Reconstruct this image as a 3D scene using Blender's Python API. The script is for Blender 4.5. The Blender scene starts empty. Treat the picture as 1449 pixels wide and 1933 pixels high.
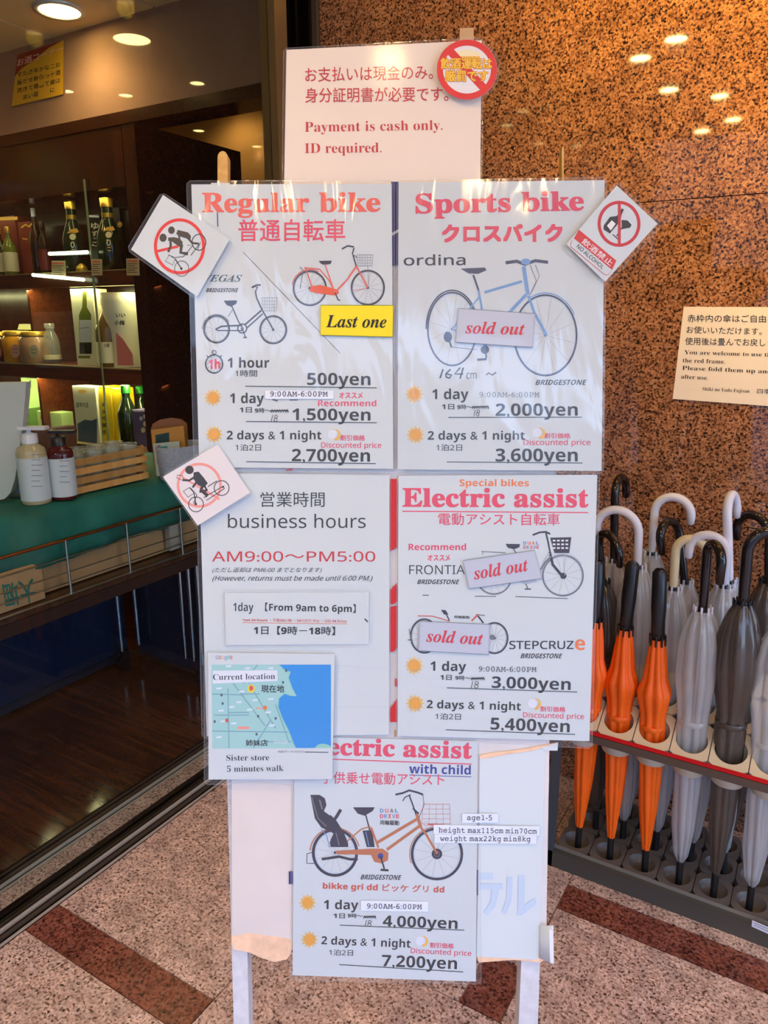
import bpy, math, random
from mathutils import Vector, Matrix
from mathutils.geometry import tessellate_polygon
random.seed(7)
S = bpy.context.scene
COL = S.collection

# ------------------------------------------------------------------ camera
IW, IH, FPX, CH = 1449.0, 1933.0, 1400.0, 1.5
PITCH = math.radians(14.67)
YAW = math.atan2(871.0, math.hypot(FPX, 366.5))
FH = Vector((-math.sin(YAW), math.cos(YAW), 0)); RT = Vector((math.cos(YAW), math.sin(YAW), 0))
FW = FH*math.cos(PITCH) - Vector((0, 0, 1))*math.sin(PITCH)
UPV = FH*math.sin(PITCH) + Vector((0, 0, 1))*math.cos(PITCH)
CAM = Vector((0, 0, CH))
cd = bpy.data.cameras.new('camera'); cam = bpy.data.objects.new('camera', cd); COL.objects.link(cam)
cd.sensor_fit = 'VERTICAL'; cd.sensor_height = 24; cd.lens = 24*FPX/IH; cd.clip_start = 0.02
cam.matrix_world = Matrix((( RT.x, UPV.x, -FW.x, 0), (RT.y, UPV.y, -FW.y, 0), (RT.z, UPV.z, -FW.z, CH), (0, 0, 0, 1)))
S.camera = cam

# ------------------------------------------------------------------ world, exposure
W = bpy.data.worlds.new('world'); S.world = W; W.use_nodes = True
nt = W.node_tree; nt.nodes.clear()
out = nt.nodes.new('ShaderNodeOutputWorld'); bg = nt.nodes.new('ShaderNodeBackground')
tc = nt.nodes.new('ShaderNodeTexCoord'); sp = nt.nodes.new('ShaderNodeSeparateXYZ'); cr = nt.nodes.new('ShaderNodeValToRGB')
nt.links.new(tc.outputs['Generated'], sp.inputs[0]); nt.links.new(sp.outputs['Z'], cr.inputs[0])
cr.color_ramp.elements[0].position = 0.0; cr.color_ramp.elements[0].color = (0.57, 0.74, 1.0, 1)
cr.color_ramp.elements[1].position = 0.6; cr.color_ramp.elements[1].color = (0.30, 0.52, 1.0, 1)
nt.links.new(cr.outputs[0], bg.inputs[0]); bg.inputs[1].default_value = 5.3
nt.links.new(bg.outputs[0], out.inputs[0])
S.view_settings.view_transform = 'Standard'; S.view_settings.look = 'None'; S.view_settings.gamma = 1
S.view_settings.use_curve_mapping = False
S.view_settings.exposure = 0.0
S.cycles.max_bounces = 8; S.cycles.transparent_max_bounces = 24; S.cycles.glossy_bounces = 4
S.cycles.sample_clamp_indirect = 6; S.cycles.caustics_reflective = False; S.cycles.caustics_refractive = False

# ------------------------------------------------------------------ geometry of the view -> real planes
def ray(x, y): return FW + RT*((x-IW/2)/FPX) + UPV*((IH/2-y)/FPX)
def onax(x, y, ax, v):
    d = ray(x, y); return CAM + d*((v-CAM[ax])/d[ax])
class Plane:
    def __init__(s, P0, N): s.P0 = Vector(P0); s.N = Vector(N).normalized()
    def at(s, x, y, d=0.0):
        r = ray(x, y); return CAM + r*(((s.P0+s.N*d-CAM).dot(s.N))/r.dot(s.N))
BOARD = Plane((-0.8439, 0.8506, 1.6914), (0.4982, -0.8509, 0.1666))
WALLY = 2.2
WALLP = Plane((0, WALLY, 0), (0, -1, 0))
SHOPY = 2.25
BULKP = Plane((0, SHOPY, 0), (0, -1, 0))

# ------------------------------------------------------------------ materials
def rgb(r, g, b):
    f = lambda c: (c/255/12.92) if c/255 <= .04045 else ((c/255+.055)/1.055)**2.4
    return (f(r), f(g), f(b), 1)
MATS = {}
def new_mat(name):
    m = bpy.data.materials.new(name); m.use_nodes = True; MATS[name] = m
    return m, m.node_tree, m.node_tree.nodes['Principled BSDF']
def flat(name, col, rough=.5, metal=0, spec=.5, noise=0, nscale=40, bump=0, bscale=60, coat=0, trans=0):
    if name in MATS: return MATS[name]
    m, t, b = new_mat(name)
    b.inputs['Base Color'].default_value = col; b.inputs['Roughness'].default_value = rough
    b.inputs['Metallic'].default_value = metal; b.inputs['Specular IOR Level'].default_value = spec
    b.inputs['Coat Weight'].default_value = coat; b.inputs['Coat Roughness'].default_value = .08
    b.inputs['Transmission Weight'].default_value = trans
    tcn = t.nodes.new('ShaderNodeTexCoord')
    if noise:
        n = t.nodes.new('ShaderNodeTexNoise'); n.inputs['Scale'].default_value = nscale; n.inputs['Detail'].default_value = 5
        t.links.new(tcn.outputs['Object'], n.inputs['Vector'])
        r = t.nodes.new('ShaderNodeValToRGB')
        r.color_ramp.elements[0].position = .3; r.color_ramp.elements[1].position = .7
        r.color_ramp.elements[0].color = tuple(c*(1-noise) for c in col[:3])+(1,)
        r.color_ramp.elements[1].color = tuple(min(1, c*(1+noise)) for c in col[:3])+(1,)
        t.links.new(n.outputs['Fac'], r.inputs[0]); t.links.new(r.outputs[0], b.inputs['Base Color'])
    if bump:
        n = t.nodes.new('ShaderNodeTexNoise'); n.inputs['Scale'].default_value = bscale; n.inputs['Detail'].default_value = 4
        t.links.new(tcn.outputs['Object'], n.inputs['Vector'])
        bp = t.nodes.new('ShaderNodeBump'); bp.inputs['Distance'].default_value = bump; bp.inputs['Strength'].default_value = 1
        t.links.new(n.outputs['Fac'], bp.inputs['Height']); t.links.new(bp.outputs[0], b.inputs['Normal'])
    return m
def emit(name, col, s):
    if name in MATS: return MATS[name]
    m, t, b = new_mat(name)
    b.inputs['Base Color'].default_value = (0, 0, 0, 1)
    b.inputs['Emission Color'].default_value = col; b.inputs['Emission Strength'].default_value = s
    return m
def granite(name, stops, scale, rough, bumpd=0, spec=.5):
    m, t, b = new_mat(name)
    L = t.links
    tcn = t.nodes.new('ShaderNodeTexCoord')
    n1 = t.nodes.new('ShaderNodeTexNoise'); n1.inputs['Scale'].default_value = scale; n1.inputs['Detail'].default_value = 2.5; n1.inputs['Roughness'].default_value = .75
    v = t.nodes.new('ShaderNodeTexVoronoi'); v.inputs['Scale'].default_value = scale*1.3
    n2 = t.nodes.new('ShaderNodeTexNoise'); n2.inputs['Scale'].default_value = scale*.12; n2.inputs['Detail'].default_value = 3
    for q in (n1, v, n2): L.new(tcn.outputs['Object'], q.inputs['Vector'])
    sepc = t.nodes.new('ShaderNodeSeparateColor'); L.new(v.outputs['Color'], sepc.inputs[0])
    mx = t.nodes.new('ShaderNodeMath'); mx.operation = 'MULTIPLY_ADD'; mx.inputs[1].default_value = .34
    L.new(sepc.outputs[0], mx.inputs[0])
    m2 = t.nodes.new('ShaderNodeMath'); m2.operation = 'MULTIPLY_ADD'; m2.inputs[1].default_value = .95; m2.inputs[2].default_value = -.13
    L.new(n1.outputs['Fac'], m2.inputs[0]); L.new(m2.outputs[0], mx.inputs[2])
    r = t.nodes.new('ShaderNodeValToRGB'); r.color_ramp.interpolation = 'LINEAR'
    e = r.color_ramp.elements
    e[0].position = stops[0][0]; e[0].color = stops[0][1]; e[1].position = stops[-1][0]; e[1].color = stops[-1][1]
    for p, c in stops[1:-1]:
        k = e.new(p); k.color = c
    L.new(mx.outputs[0], r.inputs[0])
    mc = t.nodes.new('ShaderNodeMix'); mc.data_type = 'RGBA'; mc.blend_type = 'MULTIPLY'; mc.inputs[0].default_value = .5
    L.new(r.outputs[0], mc.inputs[6])
    r2 = t.nodes.new('ShaderNodeValToRGB'); r2.color_ramp.elements[0].position = .35; r2.color_ramp.elements[1].position = .65
    r2.color_ramp.elements[0].color = (.55, .5, .5, 1); r2.color_ramp.elements[1].color = (1.3, 1.25, 1.2, 1)
    L.new(n2.outputs['Fac'], r2.inputs[0]); L.new(r2.outputs[0], mc.inputs[7]); L.new(mc.outputs[2], b.inputs['Base Color'])
    b.inputs['Roughness'].default_value = rough; b.inputs['Specular IOR Level'].default_value = spec
    if bumpd:
        bp = t.nodes.new('ShaderNodeBump'); bp.inputs['Distance'].default_value = bumpd
        L.new(n2.outputs['Fac'], bp.inputs['Height']); L.new(bp.outputs[0], b.inputs['Normal'])
    return m
def wood(name, c1, c2, rough=.3, scale=(1.2, 22, 22), coat=0):
    m, t, b = new_mat(name); L = t.links
    tcn = t.nodes.new('ShaderNodeTexCoord'); mp = t.nodes.new('ShaderNodeMapping'); mp.inputs['Scale'].default_value = scale
    n = t.nodes.new('ShaderNodeTexNoise'); n.inputs['Scale'].default_value = 2.2; n.inputs['Detail'].default_value = 6; n.inputs['Distortion'].default_value = .6
    r = t.nodes.new('ShaderNodeValToRGB'); r.color_ramp.elements[0].position = .3; r.color_ramp.elements[1].position = .72
    r.color_ramp.elements[0].color = c1; r.color_ramp.elements[1].color = c2
    L.new(tcn.outputs['Object'], mp.inputs[0]); L.new(mp.outputs[0], n.inputs['Vector']); L.new(n.outputs['Fac'], r.inputs[0])
    oi = t.nodes.new('ShaderNodeObjectInfo'); hs = t.nodes.new('ShaderNodeHueSaturation')
    mm = t.nodes.new('ShaderNodeMapRange'); mm.inputs[3].default_value = .7; mm.inputs[4].default_value = 1.25
    L.new(oi.outputs['Random'], mm.inputs[0]); L.new(mm.outputs[0], hs.inputs['Value']); L.new(r.outputs[0], hs.inputs['Color'])
    L.new(hs.outputs[0], b.inputs['Base Color']); b.inputs['Roughness'].default_value = rough; b.inputs['Coat Weight'].default_value = coat
    return m
def see_through(name, tint, haze_col, haze, rough=.03, bumpd=0.0, bscale=(6, 6, 6), ior=1.5, gloss=1.0, haze_rough=.4):
    """clear plastic or thin glass: transparent + Fresnel gloss + a little haze"""
    m, t, b = new_mat(name); L = t.links; t.nodes.remove(b)
    o = t.nodes['Material Output']
    tr = t.nodes.new('ShaderNodeBsdfTransparent'); tr.inputs[0].default_value = tint
    gl = t.nodes.new('ShaderNodeBsdfGlossy'); gl.inputs[0].default_value = (gloss, gloss, gloss, 1); gl.inputs['Roughness'].default_value = rough
    df = t.nodes.new('ShaderNodeBsdfDiffuse'); df.inputs[0].default_value = haze_col
    m1 = t.nodes.new('ShaderNodeMixShader'); m1.inputs[0].default_value = haze
    L.new(tr.outputs[0], m1.inputs[1]); L.new(df.outputs[0], m1.inputs[2])
    fr = t.nodes.new('ShaderNodeFresnel'); fr.inputs[0].default_value = ior
    ge = t.nodes.new('ShaderNodeNewGeometry'); iv = t.nodes.new('ShaderNodeMath'); iv.operation = 'SUBTRACT'; iv.inputs[0].default_value = 1; L.new(ge.outputs['Backfacing'], iv.inputs[1])
    mf = t.nodes.new('ShaderNodeMath'); mf.operation = 'MULTIPLY'; L.new(fr.outputs[0], mf.inputs[0]); L.new(iv.outputs[0], mf.inputs[1])
    m2 = t.nodes.new('ShaderNodeMixShader'); L.new(mf.outputs[0], m2.inputs[0]); L.new(m1.outputs[0], m2.inputs[1]); L.new(gl.outputs[0], m2.inputs[2])
    if bumpd:
        tcn = t.nodes.new('ShaderNodeTexCoord'); mp = t.nodes.new('ShaderNodeMapping'); mp.inputs['Scale'].default_value = bscale
        n = t.nodes.new('ShaderNodeTexNoise'); n.inputs['Scale'].default_value = 1; n.inputs['Detail'].default_value = 2.5; n.inputs['Distortion'].default_value = .7
        L.new(tcn.outputs['Object'], mp.inputs[0]); L.new(mp.outputs[0], n.inputs['Vector'])
        bp = t.nodes.new('ShaderNodeBump'); bp.inputs['Distance'].default_value = bumpd; bp.inputs['Strength'].default_value = 1
        L.new(n.outputs['Fac'], bp.inputs['Height'])
        L.new(bp.outputs[0], gl.inputs['Normal']); L.new(bp.outputs[0], fr.inputs['Normal'])
    L.new(m2.outputs[0], o.inputs[0])
    return m

# ------------------------------------------------------------------ mesh helpers
class MB:
    def __init__(s): s.v = []; s.f = []; s.m = []; s.sm = []
    def add(s, vs, fs, mi=0, smooth=False):
        o = len(s.v); s.v += [Vector(p) for p in vs]
        for f in fs: s.f.append([i+o for i in f]); s.m.append(mi); s.sm.append(smooth)
    def box(s, a, b, mi=0):
        x0, y0, z0 = a; x1, y1, z1 = b
        s.add([(x0,y0,z0),(x1,y0,z0),(x1,y1,z0),(x0,y1,z0),(x0,y0,z1),(x1,y0,z1),(x1,y1,z1),(x0,y1,z1)],
              [(0,3,2,1),(4,5,6,7),(0,1,5,4),(1,2,6,5),(2,3,7,6),(3,0,4,7)], mi)
    def bbox(s, a, b, r, mi=0):
        """box with chamfered vertical edges and top edge"""
        x0, y0, z0 = a; x1, y1, z1 = b
        def ring(e, z): return [(x0+e,y0,z),(x1-e,y0,z),(x1,y0+e,z),(x1,y1-e,z),(x1-e,y1,z),(x0+e,y1,z),(x0,y1-e,z),(x0,y0+e,z)]
        R0 = ring(r, z0); R1 = ring(r, z1-r)
        R2 = [(min(max(p[0], x0+r), x1-r), min(max(p[1], y0+r), y1-r), z1) for p in ring(r, z1)]
        vs = R0+R1+R2; fs = [tuple(range(7, -1, -1)), tuple(range(16, 24))]
        for k in range(2):
            for i in range(8):
                j = (i+1) % 8; fs.append((k*8+i, k*8+j, k*8+8+j, k*8+8+i))
        s.add(vs, fs, mi)
    def obox(s, c, ax, ay, az, mi=0):
        """box from a centre and three half-axis vectors"""
        c = Vector(c); ax = Vector(ax); ay = Vector(ay); az = Vector(az)
        vs = [c+ax*i+ay*j+az*k for k in (-1, 1) for (i, j) in ((-1,-1),(1,-1),(1,1),(-1,1))]
        s.add(vs, [(0,3,2,1),(4,5,6,7),(0,1,5,4),(1,2,6,5),(2,3,7,6),(3,0,4,7)], mi)
    def prism(s, pts, n, t, mi=0):
        """front polygon pts (facing n) with thickness t behind it"""
        n = Vector(n); k = len(pts); fr = [Vector(p) for p in pts]; bk = [p-n*t for p in fr]
        tri = tessellate_polygon([fr])
        fs = []
        for a, b, c in tri:
            nn = (fr[b]-fr[a]).cross(fr[c]-fr[a])
            if nn.dot(n) < 0: b, c = c, b
            fs.append((a, b, c)); fs.append((a+k, c+k, b+k))
        nn = Vector((0, 0, 0))
        for i in range(k): nn += fr[i].cross(fr[(i+1) % k])
        for i in range(k):
            j = (i+1) % k
            fs.append((i, j, j+k, i+k) if nn.dot(n) < 0 else (j, i, i+k, j+k))
        s.add(fr+bk, fs, mi)
    def tube(s, path, r, n=10, mi=0, caps=True, smooth=True):
        path = [Vector(p) for p in path]; N = len(path)
        rs = r if isinstance(r, (list, tuple)) else [r]*N
        vs = []; ref = None
        for i, p in enumerate(path):
            t = (path[min(i+1, N-1)]-path[max(i-1, 0)]).normalized()
            if ref is None:
                ref = t.orthogonal().normalized()
            ref = (ref - t*ref.dot(t)).normalized(); b = t.cross(ref)
            for k in range(n):
                a = 2*math.pi*k/n; vs.append(p+(ref*math.cos(a)+b*math.sin(a))*rs[i])
        fs = [(i*n+k, i*n+(k+1) % n, (i+1)*n+(k+1) % n, (i+1)*n+k) for i in range(N-1) for k in range(n)]
        s.add(vs, fs, mi, smooth)
        if caps: s.add(vs[:n], [tuple(range(n-1, -1, -1))], mi); s.add(vs[-n:], [tuple(range(n))], mi)
    def lathe(s, c, prof, n=20, mi=0, sx=1, sy=1, smooth=True, axis=None):
        """prof: [(r, z)...] about a vertical axis through c (or along axis)"""
        c = Vector(c); A = Vector(axis).normalized() if axis else Vector((0, 0, 1))
        U = Vector((1, 0, 0)); U = (U-A*U.dot(A)).normalized(); V = A.cross(U)
        vs = []
        for r, z in prof:
            for k in range(n):
                a = 2*math.pi*k/n; vs.append(c+U*(r*sx*math.cos(a))+V*(r*sy*math.sin(a))+A*z)
        fs = [(i*n+k, i*n+(k+1) % n, (i+1)*n+(k+1) % n, (i+1)*n+k) for i in range(len(prof)-1) for k in range(n)]
        s.add(vs, fs, mi, smooth)
        if prof[0][0] > 1e-4: s.add(vs[:n], [tuple(range(n-1, -1, -1))], mi)
        if prof[-1][0] > 1e-4: s.add(vs[-n:], [tuple(range(n))], mi)
def obj(name, mb, mats, parent=None, **props):
    me = bpy.data.meshes.new(name)
    me.from_pydata([tuple(v) for v in mb.v], [], mb.f)
    if not isinstance(mats, (list, tuple)): mats = [mats]
    for m in mats: me.materials.append(m)
    me.polygons.foreach_set('material_index', mb.m); me.polygons.foreach_set('use_smooth', mb.sm)
    me.update()
    o = bpy.data.objects.new(name, me); COL.objects.link(o)
    if parent: attach(o, parent)
    for k, v in props.items(): o[k] = v
    return o
def attach(o, parent):
    o.parent = parent; o.matrix_parent_inverse = parent_inv(parent)
def parent_inv(p):
    m = Matrix.Translation(p.location)
    while p.parent: p = p.parent; m = m @ Matrix.Translation((0, 0, 0))
    return m.inverted()
def thing(name, label, cat, loc, group=None):
    o = bpy.data.objects.new(name, None); COL.objects.link(o); o.location = loc; o.empty_display_size = .05
    o['label'] = label; o['category'] = cat
    if group: o['group'] = group
    return o
def tag(o, label, cat, group=None):
    o['label'] = label; o['category'] = cat
    if group: o['group'] = group
    return o
def struct(name, mb, mats, parent=None, **props):
    o = obj(name, mb, mats, parent, **props)
    if not parent: o['kind'] = 'structure'
    return o
def dupl(src, off, parent=None):
    c = src.copy(); COL.objects.link(c)
    if parent: c.parent = parent; c.matrix_parent_inverse = src.matrix_parent_inverse.copy()
    c.location = src.location + Vector(off)
    return c

# ------------------------------------------------------------------ material library
M_gwall = granite('granite_wall', [(.28, rgb(12, 8, 8)), (.37, rgb(56, 34, 26)), (.43, rgb(118, 78, 58)), (.56, rgb(156, 106, 74)), (.70, rgb(186, 138, 106)), (.82, rgb(112, 104, 100))], 150, .035, 0, .5)
M_gfloor = granite('granite_floor', [(.25, rgb(44, 32, 28)), (.34, rgb(118, 90, 76)), (.42, rgb(186, 152, 138)), (.58, rgb(214, 182, 168)), (.75, rgb(234, 212, 202))], 150, .35)
M_gred = granite('granite_red', [(.25, rgb(34, 20, 20)), (.36, rgb(84, 42, 34)), (.48, rgb(126, 70, 56)), (.6, rgb(148, 86, 68)), (.78, rgb(136, 104, 96))], 120, .3)
M_grout = flat('grout', rgb(150, 120, 104), .9, noise=.2)
M_mortar = flat('dark_joint', rgb(60, 34, 24), .9)
M_plank = wood('shop_floor_wood', rgb(44, 20, 10), rgb(100, 50, 22), .12)
M_dkwood = wood('dark_cabinet_wood', rgb(28, 9, 4), rgb(50, 20, 9), .2, (22, 1.5, 1.2))
M_shelfw = wood('shelf_wood', rgb(60, 24, 10), rgb(104, 50, 20), .3)
M_bulk = flat('polished_bulkhead_stone', rgb(150, 120, 100), .03, noise=.12, nscale=3)
M_ceil = flat('ceiling_panel', rgb(236, 212, 156), .6, noise=.05, nscale=4)
M_canopy = flat('canopy_panel', rgb(196, 180, 160), .6, noise=.04)
M_track = flat('track_metal', rgb(104, 88, 76), .3, metal=.5)
M_trackd = flat('dark_track_metal', rgb(26, 20, 18), .3, metal=.8)
M_trackl = flat('bright_track_metal', rgb(206, 188, 170), .35, metal=.3)
M_alu = flat('jamb_metal', rgb(150, 122, 80), .3, metal=.6)
M_glass = see_through('window_glass', (.90, .93, .92, 1), (1, 1, 1, 1), 0.0, .0, ior=1.33)
M_cabglass = see_through('cabinet_glass', (.95, .97, .95, 1), (1, 1, 1, 1), 0.0, .0, ior=1.38)
M_chrome = flat('chrome', rgb(205, 208, 212), .14, metal=1)
M_copper = flat('brown_rail_metal', rgb(190, 120, 80), .2, metal=1)
M_wire = flat('basket_wire_metal', rgb(170, 176, 170), .25, metal=1)
M_cloth = flat('green_cloth', rgb(22, 104, 92), .75, noise=.25, nscale=6, bump=.004, bscale=14)
M_navy = flat('navy_panel', rgb(30, 42, 66), .15, noise=.1, nscale=5)
M_black = flat('black_plastic', rgb(22, 22, 24), .35)
M_blackg = flat('glossy_black_plastic', rgb(30, 22, 20), .12)
M_white = flat('white_plastic', rgb(226, 226, 240), .25)
M_cream = flat('cream_plastic', rgb(228, 214, 176), .3)
M_board = flat('painted_board', rgb(214, 210, 212), .5, noise=.04, nscale=12, bump=.0006, bscale=18)
M_paint = flat('chipped_leg_paint', rgb(206, 206, 214), .5, noise=.1, nscale=60, bump=.0006, bscale=90)
M_torn = flat('torn_paper_edge', rgb(236, 196, 166), .8, noise=.12, nscale=40, bump=.002, bscale=80)
M_bamboo = wood('bamboo', rgb(190, 134, 70), rgb(214, 160, 96), .4, (14, 14, 2))
M_card = flat('cardboard', rgb(176, 140, 98), .8, noise=.06, nscale=10)
M_felt = flat('grey_felt', rgb(160, 162, 176), .95, noise=.15, nscale=120)
M_slate = flat('slate_steel', rgb(66, 74, 82), .4)
M_tray = flat('base_tray_plastic', rgb(108, 98, 92), .35, noise=.12, nscale=30)
M_deck = flat('deck_plastic', rgb(216, 196, 164), .4, noise=.04, nscale=10)
M_sock = flat('socket_plastic', rgb(204, 200, 184), .35)
M_red = flat('red_tape', rgb(190, 16, 26), .7, spec=.2)
M_paper = flat('paper', rgb(205, 214, 221), .7, noise=.012, nscale=6)
M_paperp = flat('cream_paper', rgb(238, 226, 218), .7)
M_film = see_through('laminate_film', (.985, .985, .985, 1), (.9, .9, .95, 1), .02, .06, .003, (9, 9, 3.2), 1.36)
M_film2 = see_through('creased_laminate_film', (.985, .985, .985, 1), (.9, .9, .95, 1), .02, .08, .006, (16, 16, 3.0), 1.44)
M_film4 = see_through('glaring_laminate_film', (.985, .985, .985, 1), (.9, .9, .95, 1), .02, .12, .006, (14, 14, 3.0), 1.68)
M_film3 = see_through('flat_laminate_film', (.985, .985, .985, 1), (.9, .9, .95, 1), .02, .1, .0008, (6, 6, 6), 1.2)
M_tape = see_through('clear_tape', (.93, .93, .93, 1), (.95, .95, 1, 1), .12, .12, .0015, (30, 30, 30))
INK = {}
def ink(name, r, g, b, rough=.6):
    if name not in INK: INK[name] = flat('ink_'+name, rgb(r, g, b), rough)
    return INK[name]
K_black = ink('black', 20, 20, 26); K_red = ink('red', 214, 40, 72); K_dred = ink('deep_red', 196, 22, 38)
K_pink = ink('pink_red', 222, 62, 96); K_navy = ink('navy', 52, 56, 120); K_blue = ink('blue', 18, 50, 150)
K_orange = ink('orange', 232, 118, 52); K_gold = ink('sun_gold', 236, 184, 76); K_gold2 = ink('sun_gold_deep', 228, 160, 46)
K_grey = ink('grey', 110, 112, 122); K_lgrey = ink('light_grey', 196, 200, 210); K_brick = ink('brick', 200, 84, 66)
K_white = ink('white', 236, 232, 236); K_yel = ink('yellow', 236, 214, 16); K_sred = ink('strip_red', 206, 40, 46)
K_coral = ink('coral', 232, 96, 84); K_copper = ink('copper', 184, 108, 68); K_steel = ink('steel_blue', 96, 140, 196)
K_land = ink('map_land', 156, 206, 208); K_sea = ink('map_sea', 8, 140, 226); K_road = ink('map_road', 120, 172, 186)
K_sand = ink('map_shore', 140, 204, 190); K_teal = ink('teal_grey', 60, 90, 100); K_dkt = ink('dark_navy', 34, 34, 58)
K_pale = ink('pale_blue', 188, 204, 226); K_salm = ink('salmon', 238, 150, 140); K_vred = ink('vivid_red', 226, 26, 26)
K_purp = ink('pale_blue_white', 220, 226, 240)

# ------------------------------------------------------------------ lettering
def mathmap(s, u, l, d, hole=None):
    r = ''
    for ch in s:
        if 'A' <= ch <= 'Z': r += chr(u+ord(ch)-65)
        elif 'a' <= ch <= 'z': r += chr(l+ord(ch)-97) if not (hole and ch == 'h') else hole
        elif '0' <= ch <= '9' and d: r += chr(d+ord(ch)-48)
        else: r += ch
    return r
STY = {  # upper, lower, digit code points, glyph offset
    'n': (0x1D5A0, 0x1D5BA, 0x1D7E2, 0), 'b': (0x1D5D4, 0x1D5EE, 0x1D7EC, .0), 'B': (0x1D5D4, 0x1D5EE, 0x1D7EC, .012),
    'i': (0x1D5A0, 0x1D5BA, 0x1D7E2, 0.004), 'j': (0x1D5D4, 0x1D5EE, 0x1D7EC, 0),
    'S': (0x1D400, 0x1D41A, 0x1D7CE, .014), 's': (0x1D400, 0x1D41A, 0x1D7CE, -.006), 'I': (0x1D468, 0x1D482, 0x1D7CE, .004),
    'M': (0x1D670, 0x1D68A, 0x1D7F6, 0), 'g': None}
def is_cjk(s): return any(ord(c) > 0x2E80 and not (0x1D400 <= ord(c) <= 0x1D7FF) for c in s)
CAPH = {}; PAPER = {}
PEND = []
def caph(sty, cj): return ('国' if cj else 'H', sty)
def mkcurve(body, off, shear=0):
    c = bpy.data.curves.new('text', 'FONT'); c.body = body; c.size = 1; c.offset = off; c.shear = shear; c.resolution_u = 3
    o = bpy.data.objects.new('text', c); COL.objects.link(o); return o
def styled(txt, sty):
    st = STY[sty]
    return mathmap(txt, st[0], st[1], st[2]) if st else txt
def T(root, plane, d, txt, x0, y0, x1, y1, h, mat, sty='b', off=None, shear=None, up=None, outline=None, label=None):
    """text whose baseline runs from pixel (x0,y0) to (x1,y1), capital height h pixels"""
    cj = is_cjk(txt)
    o = (STY[sty][3] if STY[sty] else 0)
    if cj and sty in 'bBj': o = .022
    if cj and sty == 'B': o = .035
    if off is not None: o = off
    bold = 0
    if o > 0: bold = o; o = 0
    if cj: bold *= .85
    sh = .35 if sty in 'ij' else 0
    if shear is not None: sh = shear
    PEND.append(dict(root=root, plane=plane, d=d, curve=mkcurve(styled(txt, sty), o, sh), ref=caph(sty, cj), p0=(x0, y0), p1=(x1, y1), h=h, mat=mat, up=up, label=label, bold=bold))
def flush_text():
    refs = {}
    for p in PEND:
        if p['ref'] not in refs:
            refs[p['ref']] = mkcurve(styled(p['ref'][0], p['ref'][1]), 0)
    bpy.context.view_layer.update()
    dg = bpy.context.evaluated_depsgraph_get()
    for k, o in refs.items():
        me = bpy.data.meshes.new_from_object(o.evaluated_get(dg)); ys = [v.co.y for v in me.vertices]; CAPH[k] = max(ys) - (min(ys) if k[0] == '国' else 0)
        bpy.data.meshes.remove(me)
    for p in PEND:
        me = bpy.data.meshes.new_from_object(p['curve'].evaluated_get(dg))
        xs = [v.co.x for v in me.vertices]
        if not xs: continue
        a, b = min(xs), max(xs); w = max(b-a, 1e-6)
        base = .08 if p['ref'][0] == '国' else 0
        (x0, y0), (x1, y1) = p['p0'], p['p1']
        dx, dy = x1-x0, y1-y0; L = math.hypot(dx, dy)
        ux, uy = p['up'] if p['up'] else (dy/L, -dx/L)
        k = p['h']/CAPH[p['ref']]
        bo = p['bold']; shifts = [(0, 0)] if not bo else [(-bo*.7, -bo*.7), (bo*.7, -bo*.7), (-bo*.7, bo*.7), (bo*.7, bo*.7)] + ([(0, 0)] if bo > .03 else [])
        mb = MB(); fs = [tuple(f.vertices) for f in me.polygons]
        for q_, (sx, sy) in enumerate(shifts):
            vs = []
            for v in me.vertices:
                t = (v.co.x+sx*(w-2*bo)/w-a)/w; yy = (v.co.y+sy+base)*k
                vs.append(p['plane'].at(x0+dx*t+ux*yy, y0+dy*t+uy*yy, p['d']+q_*6e-6))
            mb.add(vs, fs)
        bpy.data.meshes.remove(me)
        o = obj('lettering', mb, p['mat'], PAPER.get(p['root'].name, p['root'])); o['kind'] = 'stuff'
        o['label'] = p['mat'].name.split('.')[0].replace('ink_', '').replace('_', ' ')+' lettering'
    for o in list(refs.values())+[p['curve'] for p in PEND]:
        c = o.data; bpy.data.objects.remove(o); bpy.data.curves.remove(c)

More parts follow.
